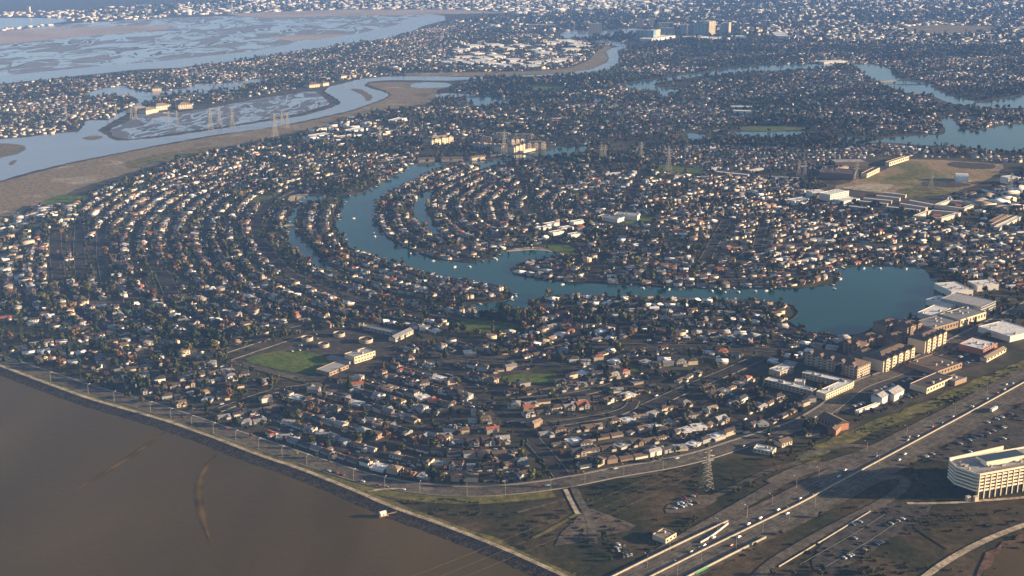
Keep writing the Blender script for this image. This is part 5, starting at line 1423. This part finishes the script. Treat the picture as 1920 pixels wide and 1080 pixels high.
def lot_cars(pts, n, phrase, ang, jit=.1, z=.56, rowsp=(3.0, 17.0)):
    W = GP(pts); xs = [p[0] for p in W]; ys = [p[1] for p in W]; out = []
    cx, cy = sum(xs)/len(xs), sum(ys)/len(ys); c, s_ = math.cos(ang), math.sin(ang); sp_ = []
    for i in range(-60, 60):
        for j in range(-14, 14):
            u, v = i*rowsp[0], j*rowsp[1]; x, y = cx+u*c-v*s_, cy+u*s_+v*c
            if pip_mask(W, np.array([x]), np.array([y]))[0] and occ(x, y) in (0, 3, 255): sp_.append((x, y))
    random.shuffle(sp_)
    for x, y in sp_[:n]:
        out.append((to_px(x, y)[0], x, y))
    out.sort()
    for k, (p, x, y) in enumerate(out):
        col = random.choices(list(CARC), [5, 4, 2, 1, 1.5, 3, 1])[0]
        tag(place_car(x, y, ang+math.pi/2+random.uniform(-jit, jit), col, z), '%s car parked %s, %s from the left there' % (col, phrase, nth(k)), 'car', 'parked cars')
    return out
lot_cars([(1560,1006),(1648,950),(1700,938),(1755,945),(1742,962),(1715,985),(1640,1030),(1590,1062)], 16, 'in the bayside car park', .62)
lot_cars([(1700,838),(1810,790),(1920,752),(1925,830),(1880,838),(1790,868),(1740,862)], 24, 'in the car park behind the white office', .62)
lot_cars([(1610,722),(1730,696),(1758,706),(1735,742),(1690,765),(1610,782),(1580,768)], 22, 'in the car park behind the freeway', .62)
lot_cars([(1745,668),(1810,642),(1850,655),(1845,685),(1800,690),(1760,680)], 12, 'in the lot at the boulevard bend', .62)
lot_cars([(1262,942),(1310,927),(1310,945),(1260,956)], 13, 'in the dirt yard by the tall pylon', .5, .6, rowsp=(4, 6))
lot_cars([(1145,1022),(1170,1020),(1190,1042),(1165,1048)], 10, 'in the scrap yard by the warehouse', .3, .9, rowsp=(3.4, 5))
lot_cars([(520,650),(600,625),(600,655),(540,665)], 8, 'on the school yard', .4)
near = [c for c in CARSPOTS if in_frame(c[0], c[1], 0)]
near.sort(key=lambda c: c[0]**2+c[1]**2)
cs_lab = {}
for x, y, rz in near[:130]:
    col = random.choices(list(CARC), [5, 4, 2, 1, 1.5, 3, 1])[0]
    j = int(np.argmin(((hx-np.array((x, y)))**2).sum(1))); h = vis[j]
    lb = '%s car kerbside by the house %s' % (col, h['where'])
    if lb in cs_lab:
        free_ = [c for c in CARC if ('%s car kerbside by the house %s' % (c, h['where'])) not in cs_lab]
        if not free_: continue
        col = random.choice([c for c in CARC if ('%s car kerbside by the house %s' % (c, h['where'])) not in cs_lab]); lb = '%s car kerbside by the house %s' % (col, h['where'])
    cs_lab[lb] = 1
    tag(place_car(x, y, rz, col, .3), lb, 'car', 'parked cars')
ctp = MB(); q = car_body(); ctp.v = q.v; ctp.f = q.f; ctp.c = q.c
CT = template(ctp); acc = Acc()
for x, y, rz in near[130:4500]:
    c = CARC[random.choices(list(CARC), [5, 4, 2, 1, 1.5, 3, 1])[0]]
    put(acc, CT, x, y, .25, rz, 1.0, [c])
struct('distant_cars', acc.mesh('distant_cars', face_mat('car_paint_far', .35, .05)), 'stuff', 'tiny cars parked along the farther streets')

# ------------------------------------------------------------------ the white office block by the freeway
Bx, By = G(1832, 938); Bz = .6
ux, uy = G(1960, 914); rz = math.atan2(uy-By, ux-Bx)
off = bpy.data.objects.new('office_block', None); off.location = (Bx, By, Bz); off.rotation_euler = (0, 0, rz); COL.objects.link(off)
tag(off, 'white multi-storey office block with ribbon windows and slim columns beside the freeway', 'office building')
m_off = M('precast_white', (.80,.68,.52), .8, .05)
m_offs = M('precast_shade', (.55,.50,.45), .8, .05)
m_roofd = M('roof_membrane', (.30,.30,.31), .8, .2)
HT_ = 22.8; FP = [(0,0), (92,0), (92,34), (-5,34), (-9,20), (-2.5,3)]
G0 = 7.2; NF = 5; FH = (HT_-G0)/NF
core = MB(); core.prism([(2.5,2.2), (90,2.2), (90,32), (-3.5,32), (-7,20), (-.6,4.5)], 0, HT_-.5); link('wall', core.mesh('wall', [m_glass]), off)
for f in range(NF):
    s1 = MB(); z0 = G0+f*FH
    s1.prism(FP, z0, z0+FH*.52); link('spandrel', s1.mesh('spandrel', [m_off]), off)
s1 = MB(); s1.prism(FP, HT_-.6, HT_, 0, None, True); rf = link('roof', s1.mesh('roof', [m_roofd]), off)
pr = MB(); n = len(FP)
cx, cy = sum(p[0] for p in FP)/n, sum(p[1] for p in FP)/n
for i in range(n):
    a, b = FP[i], FP[(i+1) % n]; d = Vector((b[0]-a[0], b[1]-a[1])).normalized(); nn = Vector((-d.y, d.x))
    pr.prism([(a[0]-nn.x*.12, a[1]-nn.y*.12), (b[0]-nn.x*.12, b[1]-nn.y*.12), (b[0]+nn.x*.45, b[1]+nn.y*.45), (a[0]+nn.x*.45, a[1]+nn.y*.45)], HT_-.3, HT_+1.5+.003*i)
link('parapet', pr.mesh('parapet', [m_off]), rf)
NCOL = 16
for i in range(NCOL):
    c = MB(); x = .5+i*(91.0/(NCOL-1)); c.box(x-.38, x+.38, -.35, .3, 0, HT_-.6); link('column', c.mesh('column', [m_off]), off)
for f in range(NF):
    for i in range(NCOL-1):
        x0 = .5+i*(91.0/(NCOL-1))+.9; x1 = .5+(i+1)*(91.0/(NCOL-1))-.9; z0 = G0+f*FH+FH*.54
        wq = shared(('ow',), lambda: (lambda q: (q.box(0, x1-x0, 0, .25, 0, FH*.42), q)[1])(MB()).mesh('window', [m_glass])); link('window', wq, off, (x0, .3, z0))
ph = MB(); ph.box(18, 62, 13, 27, HT_, HT_+4.2); ph.box(66, 84, 9, 22, HT_, HT_+3.6); link('penthouse', ph.mesh('penthouse', [m_off]), rf)
ph = MB(); ph.box(19, 61, 14, 26, HT_+4.2, HT_+4.5); link('penthouse_roof', ph.mesh('penthouse_roof', [m_glass]), rf)
sc_ = MB(); sc_.prism([(-5,33), (58,38), (58,39.2), (-5,34.2)], HT_-1, HT_+3.2); link('screen_wall', sc_.mesh('screen_wall', [m_off]), rf)
tr = MB(); tr.box(1, 90, 2, 6.5, HT_+.01, HT_+.12); link('roof_terrace', tr.mesh('roof_terrace', [RM['tan']]), rf)
rr = random.Random(5)
for i in range(12):
    u = MB(); a, b = rr.uniform(1.5, 4.5), rr.uniform(1.5, 3.5); u.box(0, a, 0, b, 0, rr.uniform(1, 2.4)); link('roof_unit', u.mesh('roof_unit', [m_metal]), rf, (rr.uniform(-6, 17) if i < 6 else rr.uniform(20, 86), rr.uniform(8, 28) if i < 6 else rr.uniform(8, 11), HT_))
for i, (a, b) in enumerate([(-9, 1), (-3, -1.5)]):
    t = MB(); t.box(-2, 2, -1.5, 1.5, 0, 4.4); link('entrance_pavilion', t.mesh('entrance_pavilion', [WM['cream']]), off, (a, b, 0))

# ------------------------------------------------------------------ street lamps
def lamp_mesh(double):
    p = MB(); p.beam((0,0,0), (0,0,10.5), .15, 0, .1, 6)
    a = MB(); a.beam((0,0,10.3), (2.4,0,10.9), .08, 0, None, 4)
    if double: a.beam((0,0,10.3), (-2.4,0,10.9), .1, 0, None, 4)
    return p, a
def lamp(x, y, rz, label, group, double=False, h=1.0):
    root = bpy.data.objects.new('street_lamp', None); root.location = (x, y, .4); root.rotation_euler = (0, 0, rz); root.scale = (h, h, h); COL.objects.link(root)
    tag(root, label, 'street lamp', group)
    p, a = lamp_mesh(double)
    link('pole', shared(('lp', double), lambda: p.mesh('pole', [m_metal])), root); link('arm', shared(('la', double), lambda: a.mesh('arm', [m_metal])), root)
    hd = shared(('lh',), lambda: (lambda q: (q.box(-.55, .55, -.2, .2, 0, .22, 0, True), q)[1])(MB()).mesh('lamp_head', [m_white]))
    link('lamp_head', hd, root, (2.6, 0, 10.8))
    if double: link('lamp_head', hd, root, (-2.6, 0, 10.8))
LP = [(104,716),(165,738),(225,752),(292,770),(328,785),(366,800),(403,815),(444,828),(486,841),(531,858),(575,871),(670,904),(724,921),(794,929),(868,935),(951,932),(1034,922),(1101,909),(1172,894),(1245,880)]
for i, (a, b) in enumerate(LP):
    x, y = G(a, b); i_ = int(np.argmin(((br-np.array((x, y)))**2).sum(1))); p = br[i_]-normals(br)[i_]*9.4
    lamp(p[0], p[1], fdir(br, x, y)+math.pi/2, 'tall grey street lamp on the bay side of the shore road, %s from the left' % nth(i), 'street lamps on the shore road')
LF = [(1214,1065),(1256,1036),(1270,1079),(1315,1053),(1345,998),(1349,999),(1380,1031),(1401,972),(1400,973),(1430,1001),(1447,951),(1480,977),(1493,917),(1528,952),(1535,900),(1625,850),(1648,873),(1700,820),(1790,778),(1850,742)]
for i, (a, b) in enumerate(sorted(LF)):
    x, y = G(a, b); lamp(x, y, fdir(fw, x, y)+math.pi/2, 'tall lamp standing by the freeway carriageway, %s of the freeway lamps from the left' % nth(i), 'freeway lamps', False, 1.05)

# ------------------------------------------------------------------ pylons
def pylon_parts(n=8):
    leg, br_, arms = MB(), MB(), []
    def half(z): return 4.2*(1-z/42)**1.15+.55
    for sx in (-1, 1):
        for sy in (-1, 1):
            zs = np.linspace(0, 40, 9)
            for a, b in zip(zs[:-1], zs[1:]):
                leg.beam((sx*half(a), sy*half(a), a), (sx*half(b), sy*half(b), b), .2, 0, None, 4)
    zs = [0, 6, 11, 15.5, 19.5, 23, 26, 29, 31.5, 34, 36.5, 40]
    for a, b in zip(zs[:-1], zs[1:]):
        ha, hb = half(a), half(b)
        for (x0, y0, x1, y1) in ((-1,-1,1,-1), (1,-1,1,1), (1,1,-1,1), (-1,1,-1,-1)):
            br_.beam((x0*ha, y0*ha, a), (x1*hb, y1*hb, b), .12); br_.beam((x1*ha, y1*ha, a), (x0*hb, y0*hb, b), .12)
            br_.beam((x0*hb, y0*hb, b), (x1*hb, y1*hb, b), .12)
    for z, w in ((27, 7.5), (32, 6.2), (37, 5)):
        m = MB()
        for sx in (-1, 1):
            for sy in (-.7, .7):
                m.beam((sx*.5, sy, z), (sx*w, 0, z+.4), .14); m.beam((sx*.5, sy, z+1.8), (sx*w, 0, z+.4), .12)
            m.beam((sx*w, 0, z+.4), (sx*w, 0, z-1.6), .16)
        arms.append(m)
    return leg, br_, arms
PYP = pylon_parts()
def pylon(px_, py_, s, rz, label, fat=1.0):
    x, y = G(px_, py_); root = bpy.data.objects.new('pylon', None); root.location = (x, y, .2); root.rotation_euler = (0, 0, rz); root.scale = (s*fat, s*fat, s); COL.objects.link(root)
    tag(root, label, 'pylon', 'lattice power pylons')
    link('legs', shared(('pyl',), lambda: PYP[0].mesh('legs', [m_metal])), root); link('bracing', shared(('pyb',), lambda: PYP[1].mesh('bracing', [m_metal])), root)
    for i in range(3): link('crossarm', shared(('pya', i), lambda: PYP[2][i].mesh('crossarm', [m_metal])), root)
    return root
pylon(1325, 917, .95, .6, 'nearest tall lattice pylon on the rough ground between shore road and freeway', 1.0)
for a, b, s, lb in [(395,244,1.35,'tall pylon at the left of the trio in the tidal marsh'), (412,240,1.25,'middle pylon of the trio in the tidal marsh'), (436,241,1.2,'pylon at the right of the trio in the tidal marsh'), (516,262,1.5,'large pylon at the near edge of the slough'), (529,240,1.1,'pylon just behind the large slough-edge pylon'), (539,241,1.0,'small pylon right of the large slough-edge pylon'), (317,232,.8,'left small pylon in the marsh behind the offices'), (332,231,.8,'right small pylon in the marsh behind the offices'), (218,223,.9,'pylon beside the narrow lagoon outlet'), (247,225,.8,'left pylon of the pair near the marsh offices'), (255,224,.8,'right pylon of the pair near the marsh offices'), (124,218,.8,'pylon among the houses beyond the slough'), (713,268,1.0,'pylon in the trees left of the cream apartments'), (945,291,1.3,'tall pylon standing in front of the cream apartments'), (1127,302,.9,'left pylon of the pair right of the canal'), (1134,303,.9,'right pylon of the pair right of the canal'), (1253,322,1.2,'pylon on the green strip with a bright top'), (1202,301,1.0,'pylon left of the green strip'), (1604,345,1.1,'pylon in front of the brown school'), (1497,334,.9,'left pylon of the pair beside the brown school'), (1508,335,.9,'right pylon of the pair beside the brown school'), (1745,356,.9,'pylon on the dry field'), (1893,364,1.0,'pylon at the right of the dry field')]:
    pylon(a, b, s, .5, lb, 1.0)

# cables from the nearest pylon out over the bay to the next pylon, off the bottom of the picture
pA = G(1325, 917); pB = (pA[0]-440, pA[1]-370)
py_ = bpy.data.objects.new('pylon', None); py_.location = (*pB, .2); py_.rotation_euler = (0, 0, .73); COL.objects.link(py_)
tag(py_, 'pylon standing in the bay just below the bottom of the photo', 'pylon', 'lattice power pylons')
for nm, k in (('legs', ('pyl',)), ('bracing', ('pyb',)), ('crossarm', ('pya', 0)), ('crossarm', ('pya', 1)), ('crossarm', ('pya', 2))): link(nm, SH[k], py_)
dd = Vector((pB[0]-pA[0], pB[1]-pA[1])).normalized(); nn = Vector((-dd.y, dd.x))
for i, (o, z) in enumerate(((-6, 25), (6, 25), (0, 38))):
    m = MB(); prev = None
    for k in range(41):
        t = k/40; x = pA[0]+(pB[0]-pA[0])*t+nn.x*o; y = pA[1]+(pB[1]-pA[1])*t+nn.y*o; zz = z-12*4*t*(1-t)*.9
        if prev: m.beam(prev, (x, y, zz), .022, 0, None, 4)
        prev = (x, y, zz)
    tag(link('power_cable', m.mesh('power_cable', [m_metal])), ['leftmost', 'rightmost', 'highest'][i] + ' power cable sagging from the near pylon out over the brown bay', 'cable')
# ------------------------------------------------------------------ bridges
def bridge(pts, w, zt, zb, label, piers):
    P = curve_px(pts, 4, 4); n = len(P); mb = MB(); rl = MB(); N = normals(P)
    zz = [zb+(zt-zb)*math.sin(math.pi*i/(n-1)) for i in range(n)]
    for i in range(n-1):
        for m, o0, o1, dz0, dz1 in ((mb, -w, w, -1, 0), (rl, -w-.25, -w+.15, -1.1, 1.1), (rl, w-.15, w+.25, -1.1, 1.1)):
            a0, a1 = P[i]+N[i]*o0, P[i]+N[i]*o1; b0, b1 = P[i+1]+N[i+1]*o0, P[i+1]+N[i+1]*o1
            m.quad((*a0, zz[i]+dz1), (*b0, zz[i+1]+dz1), (*b1, zz[i+1]+dz1), (*a1, zz[i]+dz1)); m.quad((*a0, zz[i]+dz0), (*b0, zz[i+1]+dz0), (*b0, zz[i+1]+dz1), (*a0, zz[i]+dz1)); m.quad((*a1, zz[i]+dz0), (*b1, zz[i+1]+dz0), (*b1, zz[i+1]+dz1), (*a1, zz[i]+dz1))
    root = bpy.data.objects.new('bridge', None); COL.objects.link(root); c = P[n//2]; root.location = (c[0], c[1], 0); tag(root, label, 'bridge')
    for nm, m, mt in (('deck', mb, m_road), ('railing', rl, m_bar)):
        m.v = [(x-c[0], y-c[1], z) for x, y, z in m.v]; link(nm, m.mesh(nm, [mt]), root)
    for k in range(piers):
        i = int((k+1)*(n-1)/(piers+1)); p = MB(); x, y = P[i]-c; p.box(-.6, .6, -w*.8, w*.8, 0, max(.5, zz[i]-1.02)); link('pier', p.mesh('pier', [m_conc]), root, (x, y, 0), math.atan2(N[i][1], N[i][0])-math.pi/2)
bridge([(918,293),(950,292),(985,294),(1022,304)], 5, 6.5, 1.2, 'arched concrete road bridge crossing the canal below the cream apartments', 3)
bridge([(1638,157),(1680,155),(1748,156)], 6, 7, 2.5, 'long low road bridge over the upper right lake', 4)
bridge([(1338,247),(1360,246),(1384,257)], 5, 5, 1.0, 'short arched bridge beside the park lawn in the middle distance', 1)
bridge([(532,425),(540,424),(553,424)], 1.6, 1.8, .8, 'tiny footbridge over the narrow channel left of the island', 0)

# ------------------------------------------------------------------ hut in the bay, sign, boats
x, y = G(718, 969); root = bpy.data.objects.new('bay_hut', None); root.location = (x, y, .3); root.rotation_euler = (0, 0, .5); COL.objects.link(root)
tag(root, 'small white hut on a timber platform in the brown bay beside the levee', 'hut')
m_tim = M('weathered_timber', (.33,.22,.13), .9, .3)
p = MB(); p.box(-4, 4, -3, 3, 1.2, 1.5, 0, True); link('platform', p.mesh('platform', [m_tim]), root)
for a in (-3.6, 0, 3.6):
    for b in (-2.7, 2.7):
        p = MB(); p.beam((a, b, -.5), (a, b, 1.2), .16, 0, None, 6); link('pile', p.mesh('pile', [m_tim]), root)
p = MB(); p.box(-2.6, 2.4, -2, 2, 1.5, 4); p.tri((-2.6,-2,4), (-2.6,2,4), (-2.6,0,5)); p.tri((2.4,-2,4), (2.4,2,4), (2.4,0,5)); link('wall', p.mesh('wall', [WM['white']]), root)
p = MB(); p.gable(-2.6, 2.4, -2, 2, 4, 1, 'x', .4, .12); link('roof', strip(p).mesh('roof', [RM['white']]), root)
p = MB(); p.box(-.5, .5, -2.05, -2, 1.5, 3.5); link('door', p.mesh('door', [m_tim]), root)
p = MB(); p.box(4, 13, -.6, .6, 1.25, 1.45, 0, True); link('walkway', p.mesh('walkway', [m_tim]), root)
sx0, sy0 = G(1300, 1082, .8); d = fdir(fw, sx0, sy0)
i_ = int(np.argmin(((fw-np.array(G(1300, 1062)))**2).sum(1)))
p0 = fw[i_]-normals(fw)[i_]*20.4
sg = bpy.data.objects.new('road_sign', None); sg.location = (p0[0], p0[1], .8); sg.rotation_euler = (0, 0, d); COL.objects.link(sg)
tag(sg, 'green sign panel hung under the white parapet at the bottom of the photo', 'sign')
p = MB(); p.box(-8, 6, -.12, .12, -2.6, .9, 0, True); link('panel', p.mesh('panel', [M('sign_green', (.02,.30,.10), .5, .05)]), sg)
p = MB()
for a in (-6, 0, 5): p.box(a-.1, a+.1, .12, .3, -2.4, 1.4)
link('bracket', p.mesh('bracket', [m_metal]), sg)
def boat_mesh():
    h = MB(); o = [(-3.2,0.0),(-3.2,1.0),(0,1.25),(2.2,.8),(3.4,0)]; P_ = [(x_, -y_) for x_, y_ in o[1:4]] + [(3.4, 0)] + [(x_, y_) for x_, y_ in reversed(o[1:4])]
    n = len(P_); h.v = [(x_*.85, y_*.6, -.1) for x_, y_ in P_] + [(x_, y_, .9) for x_, y_ in P_]
    for i in range(n):
        j = (i+1) % n; h.f.append((i, j, n+j, n+i)); h.c.append(0)
    h.f.append(tuple(n+i for i in range(n))); h.c.append(0)
    c = MB(); c.prism([(-1.6,-.8), (.9,-.7), (.9,.7), (-1.6,.8)], .9, 1.9)
    k = MB(); k.prism([(-1.4,-.84), (.7,-.78), (.7,.78), (-1.4,.84)], 1.35, 1.7, cap=False)
    return h, c, k
BT = boat_mesh()
bs = [(1360,548),(1385,547),(1417,546),(1437,545),(1205,540),(1335,545),(1255,542),(1055,533),(1576,523),(1564,541),(853,500),(880,500),(600,420),(663,409),(968,555),(960,557),(633,402),(702,443),(770,475),(930,486),(1475,598),(1020,491),(812,489),(1650,503),(1700,504),(1620,503),(700,437),(697,412)]
for i, (a, b) in enumerate(sorted(bs)):
    x, y = G(a, b+1, .3); root = bpy.data.objects.new('motor_boat', None); root.location = (x, y, .35); root.rotation_euler = (0, 0, random.uniform(0, 6.28)); COL.objects.link(root)
    tag(root, 'small white motor boat on the lagoon, %s of the boats counted from the left' % nth(i), 'boat', 'boats on the lagoon')
    link('hull', shared(('bh',), lambda: BT[0].mesh('hull', [m_white])), root); cb = link('cabin', shared(('bc',), lambda: BT[1].mesh('cabin', [m_white])), root); link('window', shared(('bk',), lambda: BT[2].mesh('window', [m_glass])), cb)
# docks: a timber jetty every so often along the lagoon banks, and a pale bulkhead under the gardens
lb_ = np.array(lag_w); lb_ = np.vstack([lb_, lb_[:1]])
kb = MB(); Nn = normals(lb_)
wallstrip(kb, lb_, 0, .5, .2, 1.0); struct('bulkhead', kb.mesh('bulkhead', [m_rock]))
acc = Acc(); dk = MB(); dk.box(-.9, .9, -1, 6, .5, .8, 0); DK = template(dk)
for i in range(4, len(lb_)-4, 2):
    p = lb_[i]; q = p+Nn[i]*6; r = p-Nn[i]*6
    inn = occ(*q) == 1
    if occ(*(r if inn else q)) == 1: continue
    nv = Nn[i] if inn else -Nn[i]
    if random.random() < .45 and p[1] < 2600:
        put(acc, DK, p[0], p[1], .3, math.atan2(nv[1], nv[0])-math.pi/2, (random.uniform(.8, 2.4), random.uniform(.8, 1.5), 1), [random.choice([(.30,.25,.19), (.42,.38,.32), (.18,.14,.10)])])
struct('docks', acc.mesh('docks', face_mat('dock_planks', .8, .2)), 'stuff', 'small timber docks lining the lagoon banks')
# silt streaks in the shallow bay
for pts, w in (([(312,808),(285,828),(240,860),(195,888),(140,920)], 3.5), ([(408,852),(388,872),(374,900),(372,930),(380,970),(392,1010)], 4)):
    P = curve_px(pts, 6, 6)
    for k, (f, c) in enumerate(((1.0, (.090,.062,.022)), (.6, (.104,.070,.025)), (.28, (.12,.08,.029)))):
        kb = MB(); N = normals(P); L = len(P)
        for i in range(L-1):
            a, b = math.sin(math.pi*(i+.2)/L)**.6*w*f, math.sin(math.pi*(i+1.2)/L)**.6*w*f
            kb.quad((*(P[i]-N[i]*a), .4+.05*k), (*(P[i+1]-N[i+1]*b), .4+.05*k), (*(P[i+1]+N[i+1]*b), .4+.05*k), (*(P[i]+N[i]*a), .4+.05*k))
        struct('silt_bank', kb.mesh('silt_bank', [MC.get('silt%d' % k) or M('silt%d' % k, c, .9, .35, .04, spec=.0)]))

# ------------------------------------------------------------------ haze: one closed box of thin even air
hz = MB(); hz.box(-15200, 15200, -2700, 22200, -1.2, 500, 0, True)
hm = bpy.data.materials.new('haze'); hm.use_nodes = True; t = hm.node_tree
for n in list(t.nodes): t.nodes.remove(n)
oo = t.nodes.new('ShaderNodeOutputMaterial'); pv = t.nodes.new('ShaderNodeVolumePrincipled')
pv.inputs['Color'].default_value = (.21, .42, .98, 1); pv.inputs['Density'].default_value = HAZE_DENSITY; pv.inputs['Anisotropy'].default_value = -0.22
t.links.new(pv.outputs[0], oo.inputs['Volume'])
o = link('haze', hz.mesh('haze', [hm])); o['kind'] = 'stuff'; o['label'] = 'thin blue haze thickening towards the distance'
